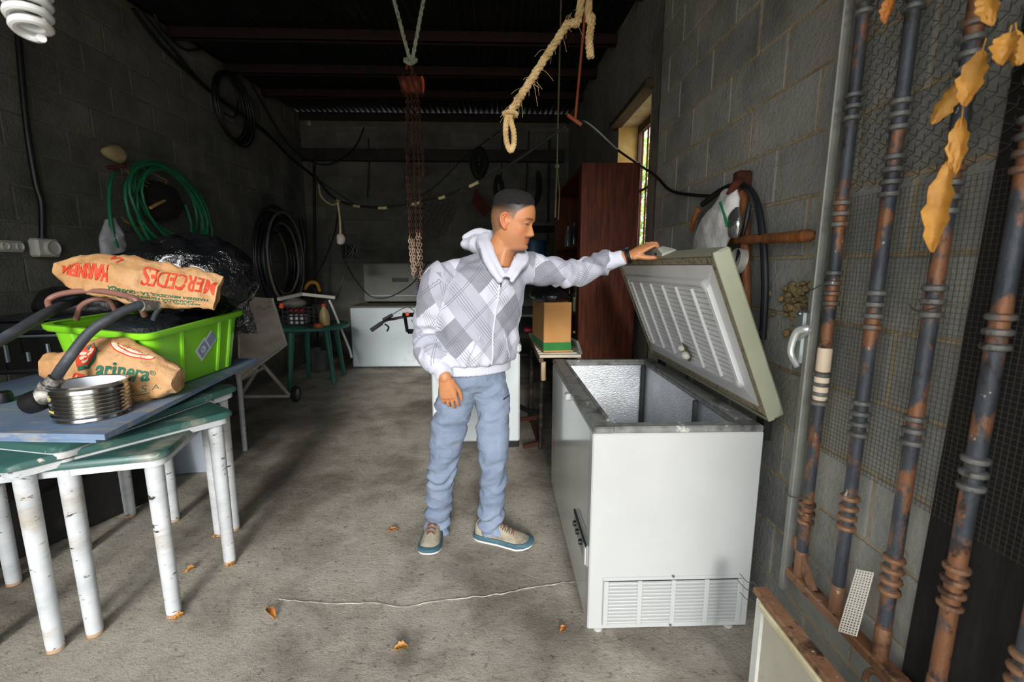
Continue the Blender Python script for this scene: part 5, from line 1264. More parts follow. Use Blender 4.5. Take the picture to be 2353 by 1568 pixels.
# bicycle
bk = thing('bicycle', 'black bicycle standing behind the man, its handlebar turned out', 'bicycle', (-.6, 4.95, 0))
bkm = M('black_bike_paint', ['#121213', '#1c1c1e'], 5, .35, .2, .05)
hb = [(-1.250, 4.500, 0.771), (-1.121, 4.550, 0.860), (-1.041, 4.600, 0.875), (-0.938, 4.630, 0.894), (-0.858, 4.680, 0.915), (-0.760, 4.780, 1.004), (-0.616, 4.900, 1.041)]
mb = MB(); mb.tube(hb, .014, 10, sm=4); mb.build('handlebar', bkm, bk)
mb = MB(); mb.tube([(-1.250, 4.500, 0.771), (-1.145, 4.540, 0.843)], .021, 12); g_ = mb.build('grip', M('rubber_grip', ['#1c1c1c', '#2a2a29'], 9, .8, 0, .5, 120), bk)
mb = MB(); mb.tube([(-1.123, 4.550, 0.829), (-1.081, 4.530, 0.801), (-1.092, 4.500, 0.761)], .008, 8, sm=4); mb.tube([(-1.141, 4.560, 0.867), (-1.053, 4.600, 0.915)], .018, 8); mb.build('brake_lever', bkm, bk)
mb = MB(); mb.tube([(-0.937, 4.630, 0.903), (-0.935, 4.720, 0.729)], .017, 10); mb.tube([(-0.953, 4.620, 0.913), (-0.859, 4.680, 0.906)], .022, 10); mb.build('stem', bkm, bk)
mb = MB(); mb.ball((-0.908, 4.620, 0.921), (.022, .018, .022), 12); mb.build('reflector', M('orange_reflector', ['#d0501c', '#e0662c'], 5, .3, bump=0), bk)
mb = MB(); mb.tube([(-1.061, 4.600, 0.915), (-0.906, 4.600, 0.993), (-0.832, 4.660, 0.926), (-0.812, 4.700, 0.809)], .004, 6, sm=6); mb.tube([(-0.879, 4.660, 0.859), (-0.836, 4.660, 0.800), (-0.785, 4.700, 0.809)], .004, 6, sm=6); mb.build('brake_cable', cab, bk)
hd = Vector((-0.926, 4.720, 0.729)); hd2 = Vector((-0.772, 4.800, 0.717))
mb = MB(); mb.tube([hd, hd2], .026, 12); mb.build('head_tube', bkm, bk)
mb = MB(); mb.tube([hd2, (-.56, 4.62, .62), (-.56, 4.45, .34)], .016, 8, sm=4); mb.build('fork', bkm, bk)
mb = MB(); mb.tube([hd2+Vector((.02, 0, 0)), (-.45, 5.3, .80)], .02, 8); mb.tube([(-.56, 4.66, .6), (-.48, 5.2, .32)], .022, 8); mb.tube([(-.45, 5.3, .84), (-.48, 5.2, .32)], .018, 8); mb.tube([(-.48, 5.2, .32), (-.42, 5.65, .34)], .012, 8); mb.tube([(-.45, 5.3, .80), (-.42, 5.65, .34)], .010, 8); mb.build('frame', bkm, bk)
for (x, y) in ((-.56, 4.45), (-.42, 5.65)):
    mb = MB(); mb.tube([(x, y+.31*math.cos(R(a)), .335+.31*math.sin(R(a))) for a in range(0, 360, 12)], .024, 8, closed=True); wh = mb.build('wheel', M('tyre_black', [], 5), bk)
    mb = MB()
    for a in range(0, 360, 20): mb.tube([(x, y, .335), (x, y+.29*math.cos(R(a)), .335+.29*math.sin(R(a)))], .0015, 4)
    mb.build('spokes', wire, wh)
mb = MB(); mb.ball((-.45, 5.3, .87), (.06, .12, .03), 12); mb.build('saddle', black_m, bk)
# ================================================================ right far corner
wd = M('dark_red_wood', ['#2a0f06', '#48200f', '#5e2c14'], 5, .6, 0, .3, 30, .004, stretch=(9, 9, .8), coord='world', spots=[('#cbb79a', 40, .73, .02)], spec=.15)
wdr = thing('wardrobe', 'tall dark red wooden wardrobe against the right wall', 'wardrobe', (.78, 3.9, 0))
mb = MB(); mb.box((.775, 3.215, 1.05), (.40, .03, 2.08), bev=.003); mb.build('end_panel', wd, wdr, smooth=False)
mb = MB(); mb.box((.775, 4.62, 1.05), (.40, .03, 2.08)); mb.build('end_panel', wd, wdr, smooth=False)
mb = MB(); mb.box((.965, 3.92, 1.05), (.015, 1.38, 2.06)); mb.build('back_panel', wd, wdr, smooth=False)
for z in (.06, .55, 1.05, 1.55, 2.075):
    mb = MB(); mb.box((.775, 3.92, z), (.39, 1.38, .025)); mb.build('shelf', wd, wdr, smooth=False)
mb = MB(); mb.box((.585, 3.27, 1.05), (.02, .08, 2.04), bev=.003); mb.build('front_stile', wd, wdr, smooth=False)
for z in (.92, 1.38):
    mb = MB(); mb.ball((.565, 3.30, z), (.014, .012, .014), 10); mb.build('knob', M('dull_brass', ['#6b5230', '#8a6c42'], 5, .4, .7, bump=0), wdr)
for k in range(6):
    mb = MB(); x = .70; y = 3.45+k*.17; z0 = (1.565 if k % 2 else 1.065)
    mb.lathe([(.03, 0), (.034, .005), (.034, .10), (.02, .14), (.014, .19), (.015, .2)], 14, (.66, y, z0))
    solo(mb, 'bottle', M('dark_bottle_%d' % k, [['#1d2a1e', '#2a3a2a'], ['#3a2a1a', '#4a3826'], ['#4a4a42', '#5a5a52'], ['#1a1f26', '#262d36'], ['#2e2417', '#3c3021'], ['#505046', '#66665a']][k], 5, .2, bump=0),
         ['dark green bottle', 'brown glass bottle', 'grey plastic bottle', 'blackish bottle', 'amber bottle', 'pale grey bottle'][k] + ' standing on a wardrobe shelf', 'bottle', 'bottles in the wardrobe')
# slatted bench
sb = thing('slatted_bench', 'bench of white wooden slats on rusty iron legs beside the freezer', 'bench', (.45, 3.5, 0))
slm = M('white_slat_wood', ['#b5ab98', '#cfc6b4'], 7, .7, stretch=(1, 8, 8))
for k in range(13):
    mb = MB(); mb.box((.42, 2.99+k*.083, .805), (.28, .045, .02), bev=.003); mb.build('slat', slm, sb, smooth=False)
for x in (.29, .55):
    mb = MB(); mb.box((x, 3.49, .782), (.028, 1.08, .026)); mb.build('rail', M('rail_wood', ['#4a3524', '#6b5038'], 6, .8), sb, smooth=False)
for x, y in ((.33, 3.33), (.30, 3.95), (.54, 3.33), (.54, 3.95)):
    mb = MB(); mb.tube([(x, y, 0), (x+.005, y-.01, .77)], .016, 8); mb.build('leg', M('scabby_iron', ['#1d1a18', '#3a322c', '#6b6257'], 16, .7, .3), sb)
mb = MB(); mb.beam((.30, 3.95, .05), (.33, 3.33, .02), .03, .03); mb.beam((.20, 3.32, .03), (.36, 3.36, .05), .035, .03); mb.build('foot_bar', M('rusty_foot_bar', ['#3d1d12', '#5e2f1c'], 8, .8), sb)
mb = MB(); mb.tube([(.315, 3.05, .75), (.318, 3.06, .62)], .017, 8); mb.build('peg', M('pale_peg', ['#c9b48c', '#dac69f'], 5, .6), sb)
mb = MB(); mb.tube([(.15, 3.6, .28), (.24, 3.5, .26), (.32, 3.4, .28)], .02, 8, sm=4); solo(mb, 'bent_pipe', black_m, 'bent black pipe on the floor behind the bench leg', 'pipe')
mb = MB(); mb.beam((.12, 3.72, .10), (.31, 3.5, .20), .03, .03); mb.beam((.1, 3.72, .0), (.14, 3.72, .13), .03, .03); solo(mb, 'iron_bracket', M('rusty_foot_bar', [], 1), 'rusty iron bracket propped under the bench', 'bracket')
cb = thing('cardboard_box', 'tall brown cardboard box with a green band on the slatted bench', 'box', (.40, 3.2, .815))
card = M('cardboard', ['#a9773f', '#bd8b50'], 4, .8, 0, .1, 40)
mb = MB(); mb.box((.385, 3.24, .99), (.19, .42, .34), (0, 0, R(6)), bev=.004); mb.build('carton', card, cb)
mb = MB(); mb.box((.385, 3.24, .862), (.194, .424, .055), (0, 0, R(6)), bev=.002); gb = mb.build('green_band', M('green_print', ['#1f6a2c', '#2a7a38'], 5, .8, bump=0), cb)
mb = lump((.37, 3.25, 1.195), (.13, .22, .05), 9, .03, 24); solo(mb, 'black_plastic', bagm, 'crumpled black plastic on top of the cardboard box', 'plastic', ang=60)
mb = MB(); mb.box((.30, 4.02, .84), (.12, .08, .04), bev=.01); solo(mb, 'red_tray', M('red_plastic', ['#8a1512', '#a51d18'], 5, .4, bump=0), 'small red plastic tray at the far end of the bench', 'tray')
mb = MB(); mb.box((.535, 3.06, .86), (.02, .16, .10), (0, R(-20), R(10)), bev=.003); solo(mb, 'glass_scrap', M('dusty_glass', ['#5b5f58', '#6e726a'], 5, .3), 'dusty pane scrap leaning between the box and the wardrobe', 'scrap')
# work shelf behind the bench
ws = thing('metal_shelf', 'dark metal shelf rack in the far right corner', 'shelf', (.55, 5.6, 0))
for x, y in ((.22, 5.1), (.95, 5.1), (.22, 6.2), (.95, 6.2)):
    mb = MB(); mb.box((x, y, .95), (.035, .035, 1.9)); mb.build('post', M('black_iron', [], 1), ws, smooth=False)
for z in (.40, .85, 1.30, 1.85):
    mb = MB(); mb.box((.585, 5.65, z), (.76, 1.14, .025)); mb.build('shelf_board', M('grey_shelf', ['#2a2a28', '#3b3a37'], 5, .7), ws, smooth=False)
mb = MB(); mb.lathe([(.13, 0), (.15, .01), (.15, .36), (.14, .38), (0, .38)], 22, (.42, 5.35, 1.3125)); solo(mb, 'blue_drum', M('blue_drum', ['#12304a', '#1b3f5e'], 5, .5), 'dark blue plastic drum on the corner rack', 'drum')
mb = MB(); mb.box((.56, 5.22, 1.0), (.2, .18, .26), (0, 0, R(12)), bev=.006); solo(mb, 'mustard_box', M('mustard_card', ['#5e5030', '#7a693f'], 5, .8), 'mustard coloured carton on the corner rack', 'box')
jr = thing('glass_jar', 'small glass jar with a pale lid on the wardrobe side', 'jar', (.60, 4.0, 1.065))
mb = MB(); mb.lathe([(.035, 0), (.04, .006), (.04, .075), (.034, .09)], 18, (.60, 3.36, 1.065)); mb.build('jar_body', M('jar_green', ['#6b6a45', '#808058'], 5, .15, bump=0), jr)
mb = MB(); mb.lathe([(.037, .09), (.037, .108), (.03, .11)], 18, (.60, 3.36, 1.065)); mb.build('jar_lid', M('jar_lid', ['#8f8b66', '#a39f78'], 5, .5, bump=0), jr)
# tools on the far wall
gp_ = thing('lattice_panel', 'square plastic lattice hung cornerwise on the far wall', 'lattice', (-0.910, 6.930, 1.856))
c_ = Vector((-0.902, 6.940, 2.187)); ltm = M('brown_lattice', ['#4d463a', '#5f574a'], 6, .7, bump=0)
u_, v_ = Vector((math.cos(R(-28)), 0, math.sin(R(-28)))), Vector((math.sin(R(28)), 0, math.cos(R(28))))
for k in range(8):
    t_ = -.25+k*.5/7; mb = MB(); mb.beam(c_+u_*t_-v_*.25, c_+u_*t_+v_*.25, .018, .012, up=(0, 1, 0)); mb.build('strip', ltm, gp_, smooth=False)
    mb = MB(); mb.beam(c_+v_*t_-u_*.25, c_+v_*t_+u_*.25, .018, .012, up=(0, 1, 0)); mb.build('strip', ltm, gp_, smooth=False)
dk = M('dark_tool', ['#100f0e', '#1c1917'], 5, .7)
for i, (pts, r_, lab, nm) in enumerate((([(-0.241, 6.920, 3.048), (-0.329, 6.900, 2.882), (-0.258, 6.920, 2.689), (-0.167, 6.900, 2.883)], .06, 'dark oval basket hung on the far wall', 'basket'),
        ([(0.020, 6.920, 2.690), (-0.019, 6.900, 2.505), (0.031, 6.920, 2.355), (0.083, 6.900, 2.523)], .028, 'dark coil of belt on the far wall behind the man', 'belt'),
        ([(0.603, 6.920, 2.748), (0.604, 6.900, 2.477), (0.554, 6.900, 2.293), (0.629, 6.900, 2.478)], .03, 'dark long tool hung on the far wall above the man', 'tool'))):
    mb = MB(); mb.tube(pts, r_, 8, closed=True, sm=6); solo(mb, nm, dk, lab, nm)
mb = MB(); mb.prism([(-.1, .0), (.12, -.28), (.03, -.42), (-.16, -.22)], .02, lambda p: Vector((-0.211, 6.970, 2.484))+Vector((p.x, p.z, p.y+.05))); solo(mb, 'red_bag', M('brick_red_cloth', ['#4a1f18', '#632a20'], 5, .9), 'dull red cloth bag hung on the far wall', 'bag', smooth=False)
for i, (a, b, r_) in enumerate((((0.760, 6.900, 3.199), (0.753, 6.900, 1.731), .012), ((0.092, 6.930, 3.260), (0.058, 6.930, 2.601), .008), ((0.467, 6.930, 3.323), (0.422, 6.930, 2.234), .008))):
    mb = MB(); mb.tube([a, b], r_, 8); solo(mb, 'tool_pole', dk, ['dark pole standing against the far wall by the wardrobe', 'short dark rod hanging on the far wall', 'long thin dark rod hanging on the far wall'][i], 'pole', 'dark poles on the far wall')

# ================================================================ the man
man = thing('person', 'man in a diamond patterned grey hoodie and slate trousers holding the freezer lid', 'person', (-.16, 2.15, 0))
def V3(p): return Vector(p)
def remesh(mb, voxel, iters, fac=.5):
    me = bpy.data.meshes.new('tmp'); me.from_pydata([tuple(v) for v in mb.v], [], mb.f)
    bm = bmesh.new(); bm.from_mesh(me); bmesh.ops.recalc_face_normals(bm, faces=bm.faces[:]); bm.to_mesh(me); bm.free()
    o = bpy.data.objects.new('tmp', me); C.objects.link(o)
    r_ = o.modifiers.new('r', 'REMESH'); r_.mode = 'VOXEL'; r_.voxel_size = voxel
    if iters: s = o.modifiers.new('s', 'SMOOTH'); s.factor = fac; s.iterations = iters
    out = bpy.data.meshes.new_from_object(o.evaluated_get(bpy.context.evaluated_depsgraph_get()))
    bpy.data.objects.remove(o); bpy.data.meshes.remove(me); return out
def co(me):
    a = np.empty(len(me.vertices)*3, dtype=np.float32); me.vertices.foreach_get('co', a); return a.reshape(-1, 3).astype(float)
def nrm(me):
    a = np.empty(len(me.vertices)*3, dtype=np.float32); me.vertex_normals.foreach_get('vector', a); return a.reshape(-1, 3).astype(float)
def setco(me, a): me.vertices.foreach_set('co', a.astype(np.float32).ravel()); me.update()
def vnoise(a, sc, seed=0): return np.array([noise.noise(Vector((p[0]*sc[0]+seed, p[1]*sc[1]-seed*2, p[2]*sc[2]+seed*3))) for p in a])
def finish(me, name, mats, parent):
    for m_ in (mats if isinstance(mats, list) else [mats]): me.materials.append(m_)
    me.polygons.foreach_set('use_smooth', [True]*len(me.polygons)); me.name = name
    me.transform(Matrix.Translation(-origin(parent))); me.update()
    o = bpy.data.objects.new(name, me); C.objects.link(o); o.parent = parent; return o
def polyparam(a, pts):
    """nearest point on a polyline: distance, arc length, foot point, direction"""
    P = np.array([tuple(p) for p in pts]); best = np.full(len(a), 1e9); S = np.zeros(len(a)); F = np.zeros_like(a); D = np.zeros_like(a); acc = 0
    for p, q in zip(P, P[1:]):
        d = q-p; L = np.linalg.norm(d); d = d/L; t = np.clip((a-p)@d, 0, L); f_ = p+t[:, None]*d; dist = np.linalg.norm(a-f_, axis=1); k = dist < best
        best[k] = dist[k]; S[k] = acc+t[k]; F[k] = f_[k]; D[k] = d; acc += L
    return best, S, F, D
def ss(x, a, b):
    t = np.clip((x-a)/(b-a), 0, 1); return t*t*(3-2*t)

# ---- skeleton
TH = R(30)
fF = Vector((math.sin(TH), -math.cos(TH), 0)); fL = Vector((math.cos(TH), math.sin(TH), 0))
RS, RE, RW = V3((-0.250, 2.040, 1.362)), V3((-0.311, 2.120, 1.082)), V3((-0.233, 1.970, 0.913))
LS, LE, LW_ = V3((0.099, 2.190, 1.387)), V3((0.359, 2.150, 1.367)), V3((0.582, 2.060, 1.442))
NB = V3((0.008, 2.100, 1.411))
RH, RK, RA = V3((-0.208, 2.120, 0.753)), V3((-0.277, 2.140, 0.428)), V3((-0.322, 2.250, 0.053))
LH, LK, LA = V3((-0.023, 2.160, 0.739)), V3((-0.027, 2.130, 0.424)), V3((-0.036, 2.170, 0.083))
# ---- head
HO = V3((0.070, 2.070, 1.597)); ha, hp_ = R(68), R(12)
hX = Vector((math.sin(ha)*math.cos(hp_), -math.cos(ha)*math.cos(hp_), -math.sin(hp_))); hY = Vector((math.cos(ha), math.sin(ha), 0)); hZ = hX.cross(hY)
HM = Matrix((hX, hY, hZ)).transposed()
def hw(p): return HO+HM@Vector(p)
tz = np.array([-.20, -.17, -.145, -.128, -.119, -.112, -.10, -.085, -.07, -.055, -.04, -.02, 0, .012, .022, .04, .06, .08, .10, .113, .121, .125])
tF = np.array([.035, .033, .032, .038, .064, .083, .089, .087, .088, .089, .089, .0885, .088, .096, .097, .0965, .092, .084, .070, .052, .031, .004])
tB = np.array([.075, .072, .068, .066, .065, .065, .066, .069, .074, .080, .087, .095, .100, .101, .102, .102, .100, .095, .084, .067, .045, .010])
tW = np.array([.062, .058, .055, .052, .050, .050, .054, .060, .064, .067, .069, .072, .0745, .075, .0755, .0755, .074, .069, .058, .045, .029, .005])
zz = np.linspace(-.20, .125, 400)
def smooth_tab(t_):
    y = np.interp(zz, tz, t_); k = np.hanning(15); k /= k.sum(); yp = np.pad(y, 7, mode='edge'); return np.convolve(yp, k, 'valid')
sF, sB, sW = smooth_tab(tF), smooth_tab(tB), smooth_tab(tW)
def g(x, s): return math.exp(-(x/s)**2)
def head_pt(z, an, hair=0):
    F_, B_, W_ = (float(np.interp(z, zz, q)) for q in (sF, sB, sW)); c_, s_ = math.cos(an), math.sin(an)
    x = F_*c_ if c_ > 0 else B_*c_; y = W_*math.copysign(abs(s_)**.92, s_)
    if c_ > 0 and not hair:
        ay = abs(y); e = 0
        nh = float(np.interp(z, [-.060, -.056, -.050, -.043, -.036, -.022, -.008, .006, .014], [0, .004, .016, .0245, .0225, .0150, .0085, .003, 0]))
        nw = float(np.interp(z, [-.06, -.045, -.03, .0, .01], [.0165, .0150, .0105, .0075, .010])); e += nh*g(y, nw)
        e += .004*g(ay-.014, .006)*g(z+.047, .008)                       # nostril wings
        e -= .0115*g(ay-.032, .017)*g(z+.001, .0125)                      # sockets
        e += .0045*g(ay-.028, .022)*g(z-.017, .006)                       # brow
        e += .0050*g(ay-.050, .014)*g(z+.028, .016)                       # cheekbone
        e -= .0030*g(ay-.040, .012)*g(z+.066, .018)                       # hollow
        e += .0058*g(y, .019)*g(z+.066, .0042)+.0062*g(y, .018)*g(z+.077, .0048)-.0035*g(y, .026)*g(z+.0713, .0022)
        e -= .0035*g(y, .020)*g(z+.087, .0045); e += .0065*g(y, .020)*g(z+.102, .012)
        x += e
    return x, y
hb_ = MB(); NZ_, NA = 110, 110; zr = np.linspace(-.20, .1245, NZ_)
hb_.loft([[hw((*head_pt(z, 2*PI*k/NA), z)) for k in range(NA)] for z in zr])
for sd in (-1, 1):
    E = lambda x, y, z: hw((x, sd*y, z))
    out = [(.006, .072, -.038), (-.002, .079, -.036), (-.014, .088, -.022), (-.021, .094, -.002), (-.018, .095, .016), (-.006, .090, .026), (.006, .080, .022), (.010, .074, .008)]
    hb_.tube([E(*p) for p in out], [.006, .0065, .005, .0045, .0045, .0048, .005, .004], 8, sm=6)
    hb_.tube([E(*p) for p in ((.002, .076, -.03), (-.010, .082, -.012), (-.012, .086, .006), (-.004, .084, .016))], [.007, .006, .005, .005], 8, sm=5)
    hb_.limb([E(-.003, .070, -.030), E(-.004, .072, 0), E(-.003, .070, .018)], [.012, .016, .013], [.008, .006, .007], hX, 12, 5)
    hb_.ball(E(.009, .075, -.010), (.005, .004, .007), 10)
    # eyelids
    hb_.tube([E(.083, .017, -.003), E(.0838, .024, .0022), E(.0812, .032, .0040), E(.076, .040, .0022), E(.067, .047, -.003)], [.002, .0036, .0042, .0036, .002], 8, sm=4)
    hb_.tube([E(.082, .017, -.004), E(.0805, .025, -.0095), E(.0775, .033, -.0105), E(.072, .041, -.0085), E(.067, .047, -.004)], [.0018, .0026, .003, .0026, .0018], 8, sm=4)
# neck and trunk under the clothes
hb_.limb([hw((-.018, 0, -.09)), NB+Vector((0, 0, .03)), NB+Vector((-.02, .01, -.07))], [.060, .062, .075], [.058, .06, .08], fL, 20, 5)
CH = (RS+LS)/2
hb_.limb([Vector((-.112, 2.145, .92)), Vector((-.10, 2.135, 1.1)), Vector((-.06, 2.12, 1.30))], [.13, .14, .13], [.09, .10, .08], fL, 24, 6)
hb_.limb([RS+Vector((.03, .01, -.01)), CH+Vector((0, 0, .0)), LS+Vector((-.02, 0, -.01))], [.05, .06, .05], None, (0, 0, 1), 16, 6)
hb_.limb([RS+Vector((.02, 0, -.02)), RE, RW], [.046, .042, .027], None, (0, 1, 0), 16, 6)
hb_.limb([LS, LE, LW_], [.046, .040, .027], None, (0, 1, 0), 16, 6)
hb_.limb([Vector((-.10, 2.15, .93)), RH, RK, RA, RA+Vector((0, 0, -.06))], [.075, .058, .045, .034, .034], None, (0, 1, 0), 18, 6)
hb_.limb([Vector((-.10, 2.16, .93)), LH, LK, LA, LA+Vector((0, 0, -.06))], [.075, .058, .045, .034, .034], None, (0, 1, 0), 18, 6)
def hand(wr_, d, n, s, curls, spread, thumb, k=1.0, tcurl=(0, 20, 20)):
    d = Vector(d).normalized(); n = Vector(n); n = (n-d*n.dot(d)).normalized(); s0 = d.cross(n); s = s0 if s0.dot(Vector(s)) > 0 else -s0
    hb_.limb([wr_-d*.02, wr_+d*.03*k, wr_+d*.06*k, wr_+d*.083*k], [x*k for x in (.027, .035, .041, .040)], [x*k for x in (.020, .019, .016, .0125)], s, 18, 5)
    tips = []
    for i, (off, base, L) in enumerate(((.031, .083, .074), (.0106, .088, .082), (-.0102, .085, .075), (-.0300, .077, .060))):
        p = wr_+d*base*k+s*off*k-n*.001; q = [p-d*.02*k, p]; th_ = 0; rad = [.0080*k, .0085*k]
        for seg, cu, rr_ in zip((.46, .31, .23), curls[i], (.0078, .0074, .0064)):
            th_ += R(cu); dd = (d*math.cos(th_)-n*math.sin(th_)+s*spread[i]).normalized(); p = p+dd*L*seg*k; q.append(p); rad.append(rr_*k)
        hb_.limb(q, rad, None, n, 12, 5); tips.append(p)
    p = wr_+d*.022*k+s*.026*k-n*.006*k; dd = (d*thumb[0]+s*thumb[1]-n*thumb[2]).normalized(); q = [p-d*.008, p]; rad = [.014*k, .0145*k]
    for seg, cu, rr_ in zip((.043, .033, .026), tcurl, (.0115, .0100, .0085)):
        dd = (dd+d*math.sin(R(cu))*.8-s*math.sin(R(cu))*.6).normalized(); p = p+dd*seg*k; q.append(p); rad.append(rr_*k)
    hb_.limb(q, rad, None, n, 12, 5); tips.append(p); return d, n, s
hand(RW+Vector((.002, -.002, -.008)), (.14, .10, -1), (-.12, -1, -.1), (1, 0, 0), ((12, 26, 22), (12, 26, 22), (14, 28, 22), (16, 30, 24)), (.04, .0, -.03, -.03), (.80, .36, .30), 1.0)
hand(LW_+Vector((.012, -.004, .002)), (.84, -.06, .50), (-.48, -.26, .82), (0, -1, 0), ((8, 74, 52), (6, 72, 52), (6, 70, 50), (6, 68, 48)), (.02, .0, .0, -.02), (.85, .36, .62), .98, (0, 14, 8))
body = remesh(hb_, .0034, 3, .45)
A = co(body)
Q = (A-np.array(HO))@np.array(HM)           # head-local coordinates
lx, ly, lz = Q[:, 0], np.abs(Q[:, 1]), Q[:, 2]
inhead = (np.linalg.norm(Q, axis=1) < .2) & (lz > -.16)
col = np.tile(np.array(lin('#b97c52')[:3]), (len(A), 1))
def paint(mask, c, k=1.0):
    m_ = np.clip(mask*k, 0, 1)[:, None]; col[:] = col*(1-m_)+np.array(lin(c)[:3])*m_
v1 = vnoise(A, (40, 40, 40)); paint(np.clip(v1, 0, 1)*.4, '#a5623f')
paint(inhead*ss(-lz, .035, .075)*ss(lx, -.03, .06)*(ly < .075), '#8a5f48', .42)       # beard shadow
paint(inhead*np.exp(-((lz+.058)/.006)**2)*(lx > .07)*(ly < .028), '#4a3226', .75)
paint(inhead*np.exp(-((ly-.03)/.02)**4)*np.exp(-((lz-.017-.004*np.cos((ly-.03)*60))/.0045)**2)*(lx > .05), '#2b1a10', .95)
paint(inhead*(np.exp(-((lz+.066)/.0042)**2)+np.exp(-((lz+.0775)/.0048)**2))*np.exp(-(ly/.022)**4)*(lx > .075), '#a9523f', .9)
paint(inhead*np.exp(-((lz+.0715)/.0016)**2)*np.exp(-(ly/.024)**4)*(lx > .075), '#5f2a22', .8)
paint(inhead*np.exp(-((ly-.045)/.018)**2)*np.exp(-((lz+.035)/.02)**2)*(lx > .03), '#b5633f', .35)
paint(inhead*(ly > .078)*(np.abs(lx+.005) < .03), '#c46a4c', .6)
zl = np.interp(lx, [-.12, -.05, -.02, .0, .028, .038, .062, .085, .11], [-.085, -.075, -.05, .02, -.005, .03, .055, .074, .078])
fade = inhead*ss(lz-zl, 0, .016)*(ly < .0795)
paint(fade*(vnoise(A, (150, 150, 150))*.25+.8), '#54483a', .8); paint(fade*ss(lz, .012, .058), '#1a1411', .95)
lid_m = inhead*np.exp(-((ly-.032)/.017)**4)*np.exp(-((lz+.003)/.0035)**2)*(lx > .06); paint(lid_m, '#2a1a12', .75)
at = body.attributes.new('col', 'FLOAT_COLOR', 'POINT'); at.data.foreach_set('color', np.hstack([col, np.ones((len(A), 1))]).astype(np.float32).ravel())
N = NT('skin'); an_ = N.n('ShaderNodeAttribute', attribute_name='col'); N.l(an_.outputs['Color'], N.b.inputs['Base Color']); N.b.inputs['Roughness'].default_value = .5
N.b.inputs['Subsurface Weight'].default_value = .12; N.b.inputs['Subsurface Radius'].default_value = (.012, .005, .003); N.bump(N.noise(N.coords(), 220, 3), .12, .002)
skin_m = N.m
bo_ = finish(body, 'body', skin_m, man)
eye_w = M('eye_white', ['#a89c90', '#b5aaa0'], 5, .2, bump=0)
for sd in (-1, 1):
    mb = MB(); mb.ball(hw((.0672, sd*.032, -.003)), .0120, 16); eo = mb.build('eye', eye_w, man)
    mb = MB(); c_ = hw((.0672, sd*.032, -.003)); d_ = (hX*.95-hZ*.28+hY*(.02*sd)).normalized(); mb.ball(c_+d_*.0062, .0068, 12); mb.build('iris', M('brown_iris', ['#1d100a', '#2b180e'], 5, .15, bump=0), eo)
# hair: short on top
hm_ = MB(); rings = []; NH = 120
for z in np.linspace(.0, .1246, 60):
    ring = []
    for k in range(NH):
        an = 2*PI*k/NH; x, y = head_pt(z, an, 1); p = Vector((x, y, z)); dn = Vector((x*.9, y*1.1, max(0, z)*.9)).normalized()
        hl = np.interp(x, [-.12, -.06, 0, .04, .07, .10], [.030, .042, .050, .056, .066, .076])
        t_ = float(ss(np.array([z-hl+.006*nz((x, y, z), 60, 3)]), -.004, .05)[0]); w1 = hw(p); off = -.0035+t_*(.0115+.004*nz(w1, 90, 1)+.003*nz(w1, 220, 2)+.004*max(0, x/.1))
        ring.append(hw(p+dn*off))
    rings.append(ring)
hm_.loft(rings)
hm_.build('hair', M('black_hair', ['#040303', '#0a0807', '#120e0c'], 60, .85, 0, .8, 160, .006, stretch=(1, 3, 1)), man, ang=70)
# ---- hoodie
RSl = [RS+Vector((.035, .01, .012)), RS.lerp(RE, .12), RS.lerp(RE, .5)+Vector((-.012, 0, 0)), RE+Vector((-.008, .005, 0)), RE.lerp(RW, .45)+Vector((-.01, -.01, -.005)), RE.lerp(RW, .70)+Vector((-.004, 0, 0)), RE.lerp(RW, .76), RW+Vector((0, 0, .008))]
RSr = [.072, .080, .078, .077, .076, .060, .043, .040]
LSl = [LS+Vector((-.04, .0, .0)), LS.lerp(LE, .15)+Vector((0, 0, .008)), LS.lerp(LE, .55), LE, LE.lerp(LW_, .35), LE.lerp(LW_, .62)+Vector((0, 0, .006)), LE.lerp(LW_, .70), LW_+Vector((-.012, 0, 0))]
LSr = [.070, .078, .070, .061, .055, .051, .036, .034]
jb = MB()
tors = [(-.108, 2.15, .905, .178, .128), (-.108, 2.15, .950, .180, .130), (-.106, 2.148, .962, .200, .146), (-.102, 2.142, 1.02, .208, .152), (-.092, 2.135, 1.12, .205, .150), (-.075, 2.128, 1.23, .205, .146), (-.058, 2.12, 1.31, .200, .135), (-.046, 2.115, 1.365, .175, .112), (-.036, 2.112, 1.405, .125, .088), (-.028, 2.11, 1.43, .085, .072)]
TP = spline([t_[:3] for t_ in tors], 5); T1 = lerp_list([t_[3] for t_ in tors], len(TP)); T2 = lerp_list([t_[4] for t_ in tors], len(TP))
jb.loft([[p+fL*(a*math.copysign(abs(math.cos(2*PI*k/48))**.9, math.cos(2*PI*k/48)))+fF*(b*math.copysign(abs(math.sin(2*PI*k/48))**.9, math.sin(2*PI*k/48))) for k in range(48)] for p, a, b in zip(TP, T1, T2)])
jb.tube(RSl, RSr, 24, sm=5); jb.tube(LSl, LSr, 24, sm=5)
jb.limb([RS+Vector((.025, .01, .0)), (RS+CH)/2+Vector((.01, .01, .022)), NB+Vector((-.055, .015, .012))], [.058, .050, .044], None, (0, 0, 1), 16, 5)
jb.limb([LS+Vector((-.02, 0, .02)), (LS+NB)/2+Vector((0, 0, .012)), NB+Vector((.03, .02, -.01))], [.058, .05, .04], None, (0, 0, 1), 16, 5)
COL = [V3((0.034, 1.985, 1.355)), V3((-0.007, 2.000, 1.418)), V3((-0.038, 2.060, 1.487)), V3((-0.043, 2.140, 1.526)), V3((0.017, 2.200, 1.535)), V3((0.082, 2.180, 1.492)), V3((0.099, 2.090, 1.442)), V3((0.069, 2.020, 1.400)), V3((0.041, 1.985, 1.355))]
